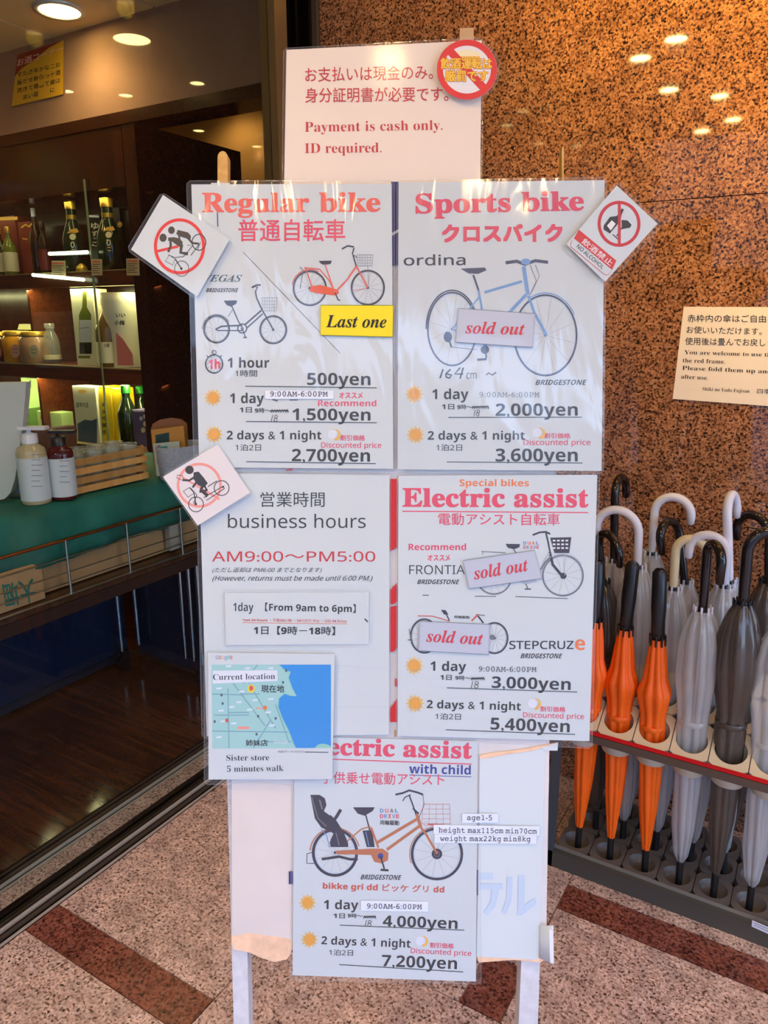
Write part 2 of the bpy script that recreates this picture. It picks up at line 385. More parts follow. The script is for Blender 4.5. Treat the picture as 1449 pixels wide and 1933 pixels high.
# ------------------------------------------------------------------ flat printed drawings
class Draw:
    def __init__(s, plane, d): s.pl = plane; s.d = d; s.mb = MB(); s.mats = []; s.k = 0
    def mi(s, m):
        if m not in s.mats: s.mats.append(m)
        return s.mats.index(m)
    def up(s): s.k += 1; return s.d + s.k*4e-6
    def poly(s, pts, m):
        d = s.up(); P = [s.pl.at(x, y, d) for x, y in pts]
        s.mb.add(P, [tuple(t) for t in tessellate_polygon([P])], s.mi(m))
    def line(s, pts, w, m, closed=False):
        d = s.up(); n = len(pts); L = []; R = []
        for i, (x, y) in enumerate(pts):
            if closed: a, b = pts[(i-1) % n], pts[(i+1) % n]
            else: a, b = pts[max(i-1, 0)], pts[min(i+1, n-1)]
            tx, ty = b[0]-a[0], b[1]-a[1]; q = math.hypot(tx, ty) or 1
            nx, ny = -ty/q*w/2, tx/q*w/2
            L.append(s.pl.at(x+nx, y+ny, d)); R.append(s.pl.at(x-nx, y-ny, d))
        m_ = n if closed else n-1
        s.mb.add(L+R, [(i, (i+1) % n, (i+1) % n+n, i+n) for i in range(m_)], s.mi(m))
    def ring(s, cx, cy, rx, ry, w, m, a0=0, a1=360, n=36):
        full = (a1-a0) >= 360
        pts = [(cx+rx*math.cos(math.radians(a0+(a1-a0)*i/n)), cy+ry*math.sin(math.radians(a0+(a1-a0)*i/n))) for i in range(n if full else n+1)]
        s.line(pts, w, m, full)
    def disc(s, cx, cy, rx, ry, m, n=20):
        s.poly([(cx+rx*math.cos(2*math.pi*i/n), cy+ry*math.sin(2*math.pi*i/n)) for i in range(n)], m)
    def done(s, name, root, label=None):
        if not s.mb.v: return None
        o = obj(name, s.mb, s.mats, PAPER.get(root.name, root)); o['kind'] = 'stuff'
        if label: o['label'] = label
        return o
def lerp(a, b, t): return (a[0]+(b[0]-a[0])*t, a[1]+(b[1]-a[1])*t)
def wheel(D, c, rx, ry, tire, w, spoke=True, rim=None):
    D.ring(c[0], c[1], rx, ry, w, tire)
    D.ring(c[0], c[1], rx-w*.8, ry-w*.8, max(w*.35, .5), rim or K_grey)
    if spoke:
        for i in range(12):
            a = math.pi*2*i/12+.2
            D.line([(c[0]+2*math.cos(a), c[1]+2*math.sin(a)), (c[0]+(rx-w)*math.cos(a), c[1]+(ry-w)*math.sin(a))], .35, K_grey)
    D.disc(c[0], c[1], 2.2, 2.4, tire)
def basket(D, x0, y0, x1, y1, m, w=.8, taper=3, nx=6, ny=4):
    P = [(x0, y0), (x1, y0), (x1-taper, y1), (x0+taper, y1)]
    D.line(P, w*1.3, m, True)
    for i in range(1, nx): D.line([lerp(P[0], P[1], i/nx), lerp(P[3], P[2], i/nx)], w*.7, m)
    for j in range(1, ny): D.line([lerp(P[0], P[3], j/ny), lerp(P[1], P[2], j/ny)], w*.7, m)
def sun(D, x, y, r=10.5):
    for i in range(12):
        a = 2*math.pi*i/12
        D.poly([(x+r*1.15*math.cos(a-.2), y+r*1.15*math.sin(a-.2)), (x+r*1.7*math.cos(a), y+r*1.7*math.sin(a)), (x+r*1.15*math.cos(a+.2), y+r*1.15*math.sin(a+.2))], K_gold)
    D.ring(x, y, r*1.12, r*1.12, 1.4, K_gold); D.disc(x, y, r*.98, r*.98, K_gold2, 24)
def moon(D, x, y, r=11):
    D.disc(x-9, y-1, 9, 9, K_purp)
    pts = []
    for i in range(13):
        a = -math.pi*.62+math.pi*1.1*i/12; pts.append((x-4+r*math.cos(a), y+r*math.sin(a)))
    for i in range(13):
        a = -math.pi*.62+math.pi*1.1*(12-i)/12; pts.append((x-8+r*.95*math.cos(a), y-1.5+r*.85*math.sin(a)))
    D.poly(pts, K_gold)
def scribble(D, x0, y0, x1, y1):
    pts = []
    for i in range(15):
        pts.append((x0+(x1-x0)*i/14, y0+(y1-y0)*(.2 if i % 2 else .85)))
    D.line(pts, 2.2, K_black); D.line([(x0, (y0+y1)/2), (x1, (y0+y1)/2-1)], 2.4, K_black)
def hand18(D, x0, x1, yb, h):
    D.line([(x0+3, yb-h), (x0, yb)], 1.1, K_black)
    cx = x0+(x1-x0)*.62; D.ring(cx+1, yb-h*.74, (x1-x0)*.2, h*.22, 1.1, K_black, n=14); D.ring(cx, yb-h*.27, (x1-x0)*.22, h*.25, 1.1, K_black, n=14)

# ------------------------------------------------------------------ laminated sheets
def sheet(name, label, cat, plane, d, paper, film=None, mat=None, filmmat=None, group=None, thick=.0004):
    c = plane.at(sum(p[0] for p in paper)/len(paper), max(p[1] for p in paper), d)
    r = thing(name, label, cat, c, group)
    mb = MB(); mb.prism([plane.at(x, y, d) for x, y in paper], plane.N, thick); PAPER[r.name] = obj('paper', mb, mat or M_paper, r)
    if film:
        # rounded corners
        P = []; n = len(film)
        for i, p in enumerate(film):
            a, b = film[i-1], film[(i+1) % n]
            for q in (a, b):
                L = math.hypot(q[0]-p[0], q[1]-p[1]); P.append(lerp(p, q, min(6/L, .3)))
        mb = MB(); mb.prism([plane.at(x, y, d+.0010) for x, y in P], plane.N, .0001)
        obj('laminate_film', mb, filmmat or M_film, r)
        D = Draw(plane, d+.0011)
        D.line(P, 1.1, M_tape, True); D.done('film_rim', r)
    return r
DT = .0004      # print sits this far above the paper
def at_sheet(root, plane, d):
    t = lambda *a, **k: T(root, plane, d+DT, *a, **k)
    return t, Draw(plane, d+DT*.5), Draw(plane, d+DT*1.2)

# ================================================================== THE SETTING
# ---- outside floor: granite slabs
mb = MB(); mb.box((-1.69, -4, -.06), (6, WALLY+.3, -.004)); floor = struct('floor', mb, M_grout)
def tile(x0, y0, x1, y1, m, g=.0016):
    mb = MB(); mb.box((x0+g, y0+g, -.03), (x1-g, y1-g, 0)); obj('floor_tile', mb, m, floor)
XA, XB, XC = -1.578, -1.028, -.4485
for a, b in ((-3.2, -1.9), (-1.9, -.6), (-.6, .859)): tile(XA, a, XB, b, M_gfloor)
tile(XA, .859, XB, .957, M_gred)
tile(XA, .957, XB, WALLY, M_gfloor)
for a, b in ((-3.2, -1.9), (-1.9, -.6), (-.6, 1.24)): tile(XB, a, XC, b, M_gfloor)
tile(XB, 1.24, XC-.1, WALLY, M_gfloor); tile(XC-.1, 1.24, XC, 1.40, M_gred); tile(XC-.1, 1.40, XC, WALLY, M_gfloor)
for a, b in ((XC, .15), (.15, .75), (.75, 1.35), (1.35, 2.0)):
    for c, d in ((-3.2, -1.9), (-1.9, -.6), (-.6, .4), (.4, 1.624)): tile(a, c, b, d, M_gfloor)
    tile(a, 1.624, b, 1.722, M_gred); tile(a, 1.722, b, WALLY, M_gfloor)
mb = MB(); mb.box((2.0, -3.2, -.03), (6, WALLY, 0)); struct('trim_1', mb, M_gfloor)
mb = MB(); mb.box((-30, -40, -.12), (30, -3.21, -.02)); struct('trim_2', mb, flat('street_asphalt', rgb(120, 122, 126), .9, noise=.15))
# ---- granite wall: polished slabs with narrow recessed joints
mb = MB(); mb.box((-1.565, WALLY+.028, -.02), (3.2, WALLY+.30, 3.2)); wallr = struct('wall_right', mb, M_mortar)
for z0, z1 in ((0, .0815), (.0815, .9415), (.9415, 1.8015), (1.8015, 2.66), (2.66, 3.1)):
    for x0, x1 in ((-1.565, .02), (.02, 1.60), (1.60, 3.18)):
        g = .0012
        mb = MB(); mb.box((x0+g, WALLY, z0+g), (x1-g, WALLY+.03, z1-g)); obj('wall_panel', mb, M_gwall, wallr)
# ---- unseen plain wall added across the street to block low sky reflections
mb = MB(); mb.box((-22, -13.6, -.02), (28, -13, 5.8)); struct('wall_sky_blocker', mb, flat('sky_blocker_plaster', rgb(140, 136, 128), .9, noise=.1, nscale=1))
# ---- canopy ceiling outside, with its round downlights
ZC = 2.9
mb = MB(); mb.box((-1.60, -2.5, ZC), (4.6, WALLY+.3, ZC+.2)); canopy = struct('ceiling', mb, M_canopy)
M_lampw = emit('downlight_glow', (1, .70, .26, 1), 130)
M_lampr = flat('downlight_ring', rgb(220, 214, 204), .3, metal=.3)
M_lamps = emit('shop_downlight_glow', (1, .68, .24, 1), 45)
def downlight(x, y, z, label, group, r=.055, power=0, col=(1, .62, .26), wash=False):
    t = thing('downlight', label, 'ceiling light', (x, y, z), group)
    mb = MB(); mb.lathe((x, y, z), [(r+.018, 0), (r+.018, -.008), (r, -.008), (r, -.001)], 24); obj('ring', mb, M_lampr, t)
    mb = MB(); mb.lathe((x, y, z), [(r*.97, -.004), (r*.97, -.003)], 24); obj('lamp', mb, M_lamps if group.startswith('shop') else M_lampw, t)
    if power:
        ld = bpy.data.lights.new('downlight_beam', 'SPOT'); ld.energy = power; ld.color = col; ld.shadow_soft_size = r; ld.spot_size = math.radians(150); ld.spot_blend = .6
        lo = bpy.data.objects.new('downlight_beam', ld); COL.objects.link(lo); lo.location = (x, y, z-.03)
        if wash: ld.spot_size = math.radians(104); ld.spot_blend = .5; lo.rotation_euler = Vector((0, .85, -.5)).to_track_quat('-Z', 'Y').to_euler()
CL = [(-1.165, -.295), (-.94, -.09), (-1.146, -.996), (-.89, -1.31), (-.89, -2.0), (-1.139, -2.25), (.1, -.2), (.1, -1.3), (.9, .9), (.9, -.6), (2.2, .9)]
for i, (x, y) in enumerate(CL): downlight(x, y, ZC, 'round recessed downlight in the canopy ceiling', 'canopy downlights', .055, 15, (1, .68, .36))
for x, y, e in ((-.25, 1.70, 80), (.45, 1.68, 175), (-.85, 1.62, 18)):
    downlight(x, y, ZC, 'round recessed downlight close to the granite wall', 'wall washing downlights', .04, e, (1, .60, .04), True)
# ---- shop floor of dark boards
mb = MB(); mb.box((-6, -3, -.06), (-1.69, 3.3, -.012)); sfl = struct('floor_shop', mb, M_mortar)
y = -1.2
while y < 3.2:
    k = random.uniform(-3.9, -2.5)
    for x0, x1 in ((-5.4, k), (k, -1.822)):
        mb = MB(); mb.box((x0+.0006, y+.0006, -.02), (x1-.0006, y+.0994, 0)); obj('floorboard', mb, M_plank, sfl)
    y += .10
# ---- threshold: two sliding-door tracks with a granite strip between them
mb = MB(); mb.box((-1.745, -3, -.02), (-1.690, WALLY+.1, .001)); struct('trim_3', mb, M_gfloor)
def track(name, x0, x1, bars):
    mb = MB(); mb.box((x0, -3, -.02), (x1, WALLY+.1, .0)); t = struct(name, mb, M_trackd)
    for a, b, z, m in bars:
        mb = MB(); mb.box((a, -3, -.001), (b, WALLY+.1, z)); obj('rail', mb, m, t)
track('trim_4', -1.690, -1.580, [(-1.586, -1.580, .004, M_trackl), (-1.604, -1.596, .008, M_track), (-1.622, -1.617, .012, M_trackl), (-1.636, -1.630, .012, M_track), (-1.652, -1.648, .006, M_track)])
track('trim_5', -1.822, -1.745, [(-1.752, -1.747, .004, M_trackl), (-1.765, -1.761, .010, M_trackl), (-1.782, -1.776, .010, M_track), (-1.806, -1.803, .006, M_track)])
# ---- glass door leaf, jambs and head
mb = MB(); mb.box((-1.632, -3, .012), (-1.626, 2.015, 2.7)); struct('window_1', mb, M_glass)
mb = MB(); mb.box((-1.66, 2.015, .0), (-1.60, 2.075, 2.7)); struct('trim_6', mb, M_alu)
mb = MB(); mb.box((-1.66, 2.075, 0), (-1.62, 2.12, 2.7)); mb.box((-1.62, 2.12, 0), (-1.60, 2.13, 2.7)); mb.box((-1.66, 2.17, 0), (-1.585, 2.185, 2.7)); struct('trim_7', mb, M_trackd)
mb = MB(); mb.box((-1.70, 2.185, 0), (-1.566, 2.23, 2.9)); struct('trim_8', mb, M_track)
mb = MB()
for a, b in ((-1.69, -1.665), (-1.64, -1.63), (-1.60, -1.585)): mb.box((a, -3, 2.62), (b, 2.2, 2.68))
mb.box((-1.85, -3, 2.68), (-1.575, 2.2, 2.9)); struct('trim_9', mb, M_track)
# ---- shop shell: bulkhead of polished stone, back wall, side walls, ceiling of lit tiles
ZS = 2.615
mb = MB(); mb.box((-6.0, SHOPY, 2.292), (-1.60, SHOPY+.12, ZS+.1)); bulk = struct('wall_front', mb, M_bulk)
mb = MB(); mb.box((-6.0, SHOPY-.006, 2.247), (-1.70, SHOPY+.13, 2.292)); struct('trim_10', mb, M_dkwood)
mb = MB(); mb.box((-6.0, 3.3, 0), (-1.5, 3.4, 2.9)); struct('wall_back', mb, flat('back_wall', rgb(150, 118, 74), .04, noise=.1, nscale=3))
mb = MB(); mb.box((-6.2, -3, 0), (-6.0, 3.4, 2.9)); struct('wall_left', mb, flat('side_wall', rgb(70, 50, 36), .5))
mb = MB(); mb.box((-1.6, WALLY+.3, 0), (-1.5, 3.4, 2.9)); struct('wall_side', mb, flat('side_wall2', rgb(90, 66, 40), .4))
mb = MB(); mb.box((-6.0, -3, -.2), (-5.6, -2.9, 2.9)); mb.box((-6, -3.1, 0), (-1.65, -3.0, 2.9)); struct('wall_rear', mb, flat('rear_wall', rgb(60, 46, 34), .6))
mb = MB(); mb.box((-6.0, -3, ZS+.02), (-1.60, 3.4, ZS+.2)); sc = struct('ceiling_shop', mb, M_trackd)
for i in range(8):
    for j in range(11):
        x0 = -5.95+i*.6; y0 = -2.9+j*.6
        if y0 > 2.0 and y0 < 2.2: pass
        mb = MB(); mb.box((x0+.006, y0+.006, ZS), (min(x0+.594, -1.61), min(y0+.594, 3.29), ZS+.03)); obj('ceiling_panel', mb, M_ceil, sc)
# ---- downlights inside the shop
for (px, py, ym) in ((125, 170, SHOPY), (237, 178, SHOPY), (372, 155, SHOPY), (375, 245, 3.3), (485, 275, 3.3), (500, 200, 3.3), (90, 300, SHOPY), (270, 352, SHOPY), (320, 358, SHOPY), (15, 345, SHOPY), (80, 350, SHOPY)):
    P = onax(px, py, 2, ZS); yy = 2*ym-P.y
    if ym == SHOPY and yy > 2.1: yy = 2.0
    Q = CAM-FH*0
    if P.x < -5.9: P.x = -5.9+random.uniform(0, .3)
    downlight(P.x, max(yy, -2.8), ZS, 'round recessed downlight in the shop ceiling', 'shop downlights', .035, 7 if ym == 3.3 else 2.9, (1, .66, .28))
P = onax(112, 18, 2, ZS); downlight(P.x, P.y, ZS, 'large bright downlight at the top left above the poster', 'shop downlights', .075, 12, (1, .66, .3))

# ================================================================== DISPLAY CABINET IN THE SHOP
CX1 = -2.505; CX0 = -5.2; CY0 = SHOPY+.0; CY1 = SHOPY+.62
cab = thing('display_cabinet', 'tall dark wooden display cabinet with lit shelves behind the glass door', 'cabinet', ((CX0+CX1)/2, CY0, 0))
ZSH = {k: onax(200, v, 1, SHOPY+.06).z for k, v in dict(a=512, b=692, c=838).items()}
mb = MB(); mb.box((CX1-.02, CY0, 0), (CX1, CY1, 2.245)); obj('side_panel', mb, M_dkwood, cab)
mb = MB(); mb.box((CX1-.075, CY0+.001, .0), (CX1-.021, CY0+.04, 2.244)); obj('stile', mb, M_dkwood, cab)
mb = MB(); mb.box((CX0, CY0+.36, 0), (CX1-.021, CY0+.38, 2.244)); obj('back_panel', mb, M_dkwood, cab)
mb = MB(); mb.box((CX0, CY0+.002, 2.02), (CX1-.08, CY0+.35, 2.243)); obj('header', mb, M_dkwood, cab)
for k, z in ZSH.items():
    mb = MB(); mb.box((CX0, CY0+.04, z-.028), (CX1-.08, CY0+.355, z)); mb.box((CX0, CY0+.002, z-.065), (CX1-.08, CY0+.039, z-.004)); obj('shelf', mb, M_shelfw, cab)
    mb = MB(); mb.box((CX0, CY0+.0005, z-.004), (CX1-.08, CY0+.036, z+.001)); obj('shelf_edge', mb, flat('shelf_edge_metal', rgb(200, 180, 130), .3, metal=.7), cab)
    ld = bpy.data.lights.new('shelf_light', 'AREA'); ld.shape = 'RECTANGLE'; ld.size = 2.2; ld.size_y = .04; ld.energy = {'a': 1.2, 'b': 11, 'c': 13}[k]; ld.color = (1, .86, .42)
    lo = bpy.data.objects.new('shelf_light', ld); COL.objects.link(lo); lo.location = (-3.6, CY0+.06, (2.0 if k == 'a' else ZSH['a']-.07 if k == 'b' else ZSH['b']-.07)); lo.rotation_euler = (math.radians(14), 0, 0)
for px in (110,):
    P = onax(px, 640, 1, CY0+.2); mb = MB(); mb.box((P.x-.008, CY0+.06, ZSH['c']), (P.x+.008, CY0+.355, ZSH['a']-.03)); obj('divider', mb, M_shelfw, cab)
# sliding glass of the cabinet
a = onax(158, 338, 1, CY0-.012); b = onax(190, 830, 1, CY0-.012)
mb = MB(); mb.box((CX0, CY0-.012, ZSH['c']-.03), (a.x, CY0-.007, 2.0)); obj('glass_door', mb, M_cabglass, cab)
mb = MB(); mb.box((a.x-.003, CY0-.014, b.z), (a.x+.002, CY0-.006, a.z)); obj('glass_door_edge', mb, flat('glass_edge_green', rgb(120, 130, 96), .15), cab)
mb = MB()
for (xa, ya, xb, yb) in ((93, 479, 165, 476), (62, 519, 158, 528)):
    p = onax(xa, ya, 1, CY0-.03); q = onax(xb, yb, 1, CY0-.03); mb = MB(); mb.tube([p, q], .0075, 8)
    obj('tube_reflection', mb, emit('tube_reflection_glow', (.95, 1, .62, 1), 4.5), cab)  # added glowing rods stand in for tube reflections in the glass

# ================================================================== THINGS ON THE SHELVES
def shelf_rect(x0, x1, yt, zb, Y):
    """pixel extents -> centre x, half width, height above shelf zb on plane Y"""
    xm = (x0+x1)/2; ym = (yt+ (IH/2))/2
    base = onax(xm, 600, 1, Y); top = onax(xm, yt, 1, Y).z
    xa = onax(x0, (yt+600)/2 if yt > 500 else yt+60, 1, Y).x; xb = onax(x1, (yt+600)/2 if yt > 500 else yt+60, 1, Y).x
    return (xa+xb)/2, abs(xb-xa)/2, top-zb
def sbox(name, label, cat, x0, x1, yt, zk, dy, mats, depth=.08, group=None, ymid=None):
    z = ZSH[zk]+.001; Y = CY0+dy
    ym = ymid or yt+50
    xa = onax(x0, ym, 1, Y).x; xb = onax(x1, ym, 1, Y).x; top = onax((x0+x1)/2, yt, 1, Y).z
    t = thing(name, label, cat, ((xa+xb)/2, Y, z), group)
    mb = MB(); mb.bbox((xa, Y, z), (xb, Y+depth, top), .002); obj('body', mb, mats, t)
    return t, Plane((0, Y-.0003, 0), (0, -1, 0)), (xa, xb, z, top, Y)
def bottle(name, label, x, yt, zk, dy, wpx, m, mcap, mlabel=None, group=None, neck=.3, capc=None, shoulder=.62, lab=(.08, .48)):
    z = (ZSH[zk] if zk in ZSH else zk)+.001; Y = CY0+dy
    c = onax(x, yt+60, 1, Y); top = onax(x, yt, 1, Y).z; h = top-z
    r = abs(onax(x+wpx/2, yt+60, 1, Y).x-c.x); rn = r*neck
    t = thing(name, label, 'bottle', (c.x, Y, z), group)
    mb = MB(); mb.lathe((c.x, Y, z), [(r*.9, 0), (r, .006), (r, h*(shoulder-.08)), (r*.86, h*shoulder), (rn*1.3, h*(shoulder+.14)), (rn, h*(shoulder+.19)), (rn, h*.92)], 20); obj('glass_body', mb, m, t)
    mb = MB(); mb.lathe((c.x, Y, z), [(rn*1.18, h*.88), (rn*1.22, h), (rn*.9, h+.002)], 14); obj('cap', mb, mcap, t)
    if mlabel:
        mb = MB(); mb.lathe((c.x, Y, z), [(r*1.012, h*lab[0]), (r*1.012, h*lab[1])], 20); obj('paper_label', mb, mlabel, t)
    return t, c.x, Y, z, h, r
P_cream = flat('cream_carton', rgb(226, 222, 176), .5); P_gold = flat('gold_foil', rgb(206, 160, 60), .3, metal=.6)
P_dgreen = flat('dark_green_glass', rgb(24, 40, 18), .1); P_ggreen = flat('olive_glass', rgb(110, 120, 40), .12)
P_brown = flat('brown_glass', rgb(46, 26, 12), .1); P_pink = flat('pink_cap', rgb(226, 170, 160), .5); P_label = flat('label_paper', rgb(226, 216, 176), .6)
P_yel = flat('yellow_carton', rgb(236, 204, 20), .45); P_lgreen = flat('pale_green_carton', rgb(168, 196, 130), .5); P_blk = flat('black_carton', rgb(18, 12, 12), .4)
P_redc = flat('red_carton', rgb(130, 48, 34), .4); P_blue = ink('carton_blue', 60, 84, 110); P_purple = flat('purple_carton', rgb(92, 84, 122), .5); P_lav = ink('lavender', 206, 200, 226)
P_rose = ink('rose', 206, 120, 110); P_ink = ink('brush_black', 24, 20, 22); P_white = flat('white_carton', rgb(232, 230, 196), .5)
P_clear = see_through('clear_glass', (.86, .88, .86, 1), (.9, .92, .86, 1), .16, .05)
# shelf a (upper): dark bottles and cartons, with price cards hanging on the shelf edge
t, pl, e = sbox('gift_carton', 'red and gold gift carton at the left end of the upper shelf', 'box', -30, 33, 409, 'a', .12, [P_redc])
D = Draw(pl, .0002); D.poly([(-30, 411), (33, 409), (33, 415), (-30, 417)], K_gold); D.done('printed_pattern', t)
bottle('sake_bottle', 'small pale bottle with a gold neck in front of the red gift carton', 20, 428, 'a', .07, 16, P_ggreen, P_gold, P_label)
bottle('sake_bottle', 'tiny bottle with a pale blue label beside the red gift carton', 4, 430, 'a', .07, 13, P_dgreen, P_gold, P_label)
t, pl, e = sbox('gift_carton', 'dark red carton with gold brush pattern on the upper shelf', 'box', 38, 62, 418, 'a', .12, [P_redc])
D = Draw(pl, .0002); D.line([(40, 430), (48, 424), (55, 428), (60, 422)], 3, K_gold); D.line([(42, 450), (52, 452)], 2, K_gold); D.done('printed_pattern', t)
bottle('sake_bottle', 'slim dark bottle with a white cap on the upper shelf', 68, 393, 'a', .14, 14, P_brown, M_white, None)
bottle('sake_bottle', 'dark bottle beside the divider at the left of the upper shelf', 84, 418, 'a', .10, 13, P_brown, P_blk, P_redc)
def ornate(label, x, yt, dy, w):
    t, cx, Y, z, h, r = bottle('shochu_bottle', label, x, yt, 'a', dy, w, P_dgreen, P_gold, None, neck=.42, shoulder=.55)
    mb = MB(); mb.lathe((cx, Y, z), [(r*.46, h*.74), (r*.46, h*.80)], 14); obj('gold_band', mb, P_gold, t)
    D = Draw(Plane((0, Y-r*1.03, 0), (0, -1, 0)), 0)
    D.poly([(x-11, yt+63), (x-4, yt+55), (x+8, yt+53), (x+12, yt+60), (x+4, yt+62), (x-2, yt+61)], K_gold); D.disc(x, yt+69, 6, 6, P_label); D.ring(x, yt+84, 3, 5, 1.6, P_label); D.line([(x-2, yt+93), (x+4, yt+93)], 1.6, K_gold); D.line([(x-1, yt+99), (x+4, yt+99)], 1.6, K_gold)
    D.done('printed_crest', t)
ornate('dark green spirit bottle with a gold crest left of the glass door edge', 137, 378, .09, 26)
ornate('tall dark green spirit bottle with a gold crest right of the glass door edge', 205, 374, .09, 32)
t, pl, e = sbox('spirit_carton', 'black carton with white brush writing beside the crested bottle', 'box', 168, 191, 405, 'a', .08, [P_blk], .07, ymid=460)
T(t, pl, .0003, 'ゆ', 172, 433, 186, 433, 13, P_label, 'b'); T(t, pl, .0003, 'ず', 173, 446, 184, 446, 10, P_label, 'b'); T(t, pl, .0003, 'っ', 175, 452, 181, 452, 5, P_label, 'b'); T(t, pl, .0003, 'こ', 174, 465, 186, 465, 9, P_label, 'b')
D = Draw(pl, .0002); D.line([(168, 408), (187, 409)], 4, K_lgrey); D.done('printed_pattern', t)
t, pl, e = sbox('spirit_carton', 'dark brown carton with a round gold seal behind the crested bottle', 'box', 196, 230, 392, 'a', .2, [P_blk], .08, ymid=460)
D = Draw(pl, .0002); D.disc(226, 424, 4.5, 5.5, K_gold); D.done('printed_pattern', t)
t, pl, e = sbox('spirit_carton', 'tall dark green carton at the right end of the upper shelf', 'box', 232, 262, 396, 'a', .22, [flat('dark_carton', rgb(34, 24, 10), .4)], .08, ymid=460)
mb = MB(); c = onax(146, 512, 1, CY0+.02)
t = thing('sake_cup', 'small gold bell-shaped cup on the upper shelf below the imitated tube reflection', 'cup', (c.x, CY0+.03, ZSH['a'])); mb.lathe((c.x, CY0+.045, ZSH['a']+.001), [(.026, 0), (.028, .004), (.022, .022), (.008, .034), (.003, .036)], 18); obj('body', mb, P_gold, t)
for i, (a, b, yt, yb) in enumerate(((97, 123, 492, 523), (172, 192, 489, 520), (238, 262, 488, 520))):
    pl = Plane((0, CY0-.02, 0), (0, -1, 0)); mb = MB(); mb.prism([pl.at(*q) for q in ((a, yt), (b, yt), (b+1, yb), (a+1, yb))], pl.N, .002)
    t = thing('price_card', ['faint price card left of the glass door edge', 'printed price card under the black carton', 'printed price card at the right end of the upper shelf'][i], 'sign', pl.at((a+b)/2, yb), 'price cards on the upper shelf edge'); obj('card', mb, flat('price_card', rgb(176, 160, 120), .6), t)
    D = Draw(pl, .0002); D.line([(a+2, yt+5), (b-3, yt+5)], 3, K_brick)
    for q in range(5): D.line([(a+2, yt+10+q*4), (b-3-(q % 2)*4, yt+10+q*4)], 1.2, K_black)
    D.done('printed_lines', t)
# shelf b (middle)
def jar(label, x0, x1, yt, mat, mlid, lab):
    Y = CY0+.08; z = ZSH['b']+.001; c = onax((x0+x1)/2, yt+30, 1, Y); r = abs(onax(x1, yt+30, 1, Y).x-onax(x0, yt+30, 1, Y).x)/2; h = onax((x0+x1)/2, yt, 1, Y).z-z
    t = thing('preserve_jar', label, 'jar', (c.x, Y, z), 'preserve jars on the middle shelf')
    mb = MB(); mb.lathe((c.x, Y, z), [(r*.92, 0), (r, .006), (r, h*.74), (r*.82, h*.86)], 20); obj('glass_body', mb, mat, t)
    mb = MB(); mb.lathe((c.x, Y, z), [(r*.9, h*.87), (r*.9, h), (r*.84, h+.002)], 20); obj('lid', mb, mlid, t)
    D = Draw(Plane((0, Y-r*1.02, 0), (0, -1, 0)), 0); xm = (x0+x1)/2-3; D.disc(xm, yt+38, 9, 13, lab)
    D.line([(xm-5, yt+34), (xm+5, yt+34)], 1, K_black); D.line([(xm-5, yt+40), (xm+5, yt+40)], 1, K_black); D.done('printed_label', t)
jar('dark preserve jar cut by the left edge of the photo', -18, 13, 627, flat('dark_jam', rgb(60, 40, 34), .15), P_gold, P_rose)
jar('orange marmalade jar with a round pink label', 17, 47, 625, flat('marmalade', rgb(206, 140, 30), .15), P_gold, P_pink)
jar('pale pink preserve jar with a cream round label', 49, 84, 626, flat('pale_jam', rgb(170, 130, 100), .15), P_gold, P_label)
bottle('clear_bottle', 'clear glass bottle with a stepped neck behind the preserve jars', 82, 578, 'b', .18, 24, P_clear, P_clear, None, neck=.35)
bottle('clear_bottle', 'squat clear bottle with a white label near the divider', 99, 611, 'b', .1, 20, P_clear, P_clear, P_label, neck=.5, lab=(.1, .2))
pl = Plane((0, CY0+.14, 0), (0, -1, .15)); mb = MB(); mb.prism([pl.at(*q) for q in ((40, 598), (64, 599), (78, 597), (72, 612), (71, 623), (33, 622))], pl.N, .002)
t = thing('price_card', 'cream card standing above the preserve jars', 'sign', pl.at(52, 623)); obj('card', mb, flat('cream_card', rgb(232, 228, 160), .6), t)
D = Draw(pl, .0003); D.line([(42, 611), (68, 612)], 1, K_grey); D.line([(50, 605), (64, 605)], 1, K_grey); D.done('printed_lines', t)
mb = MB(); mb.lathe(pl.at(52, 623)+Vector((0, .01, -.08)), [(.004, 0), (.004, .085)], 8); obj('stand', mb, M_track, t)
t, pl, e = sbox('wine_carton', 'cream carton printed with a green wine bottle', 'box', 138, 180, 545, 'b', .06, [P_white], .08, ymid=610)
D = Draw(pl, .0002); D.poly([(156, 550), (163, 550), (164, 580), (172, 594), (173, 668), (150, 668), (149, 594), (155, 580)], P_ggreen); D.poly([(150, 604), (173, 604), (173, 646), (150, 646)], K_lgrey); D.poly([(150, 647), (173, 647), (173, 668), (150, 668)], P_dgreen); D.line([(150, 620), (168, 618)], 1.2, K_grey)
D.line([(148, 674), (170, 674)], 5, P_ggreen); D.done('printed_picture', t)
t, x, Y, z, h, r = bottle('plum_wine_bottle', 'brown bottle with a pink cap and a brush-lettered label', 205, 560, 'b', .07, 34, flat('amber_glass', rgb(120, 90, 40), .12), P_pink, P_label, neck=.36, lab=(.06, .36))
T(t, Plane((0, Y-r*1.03, 0), (0, -1, 0)), 0, '小梅', 196, 656, 206, 656, 8, P_ink, 'b')
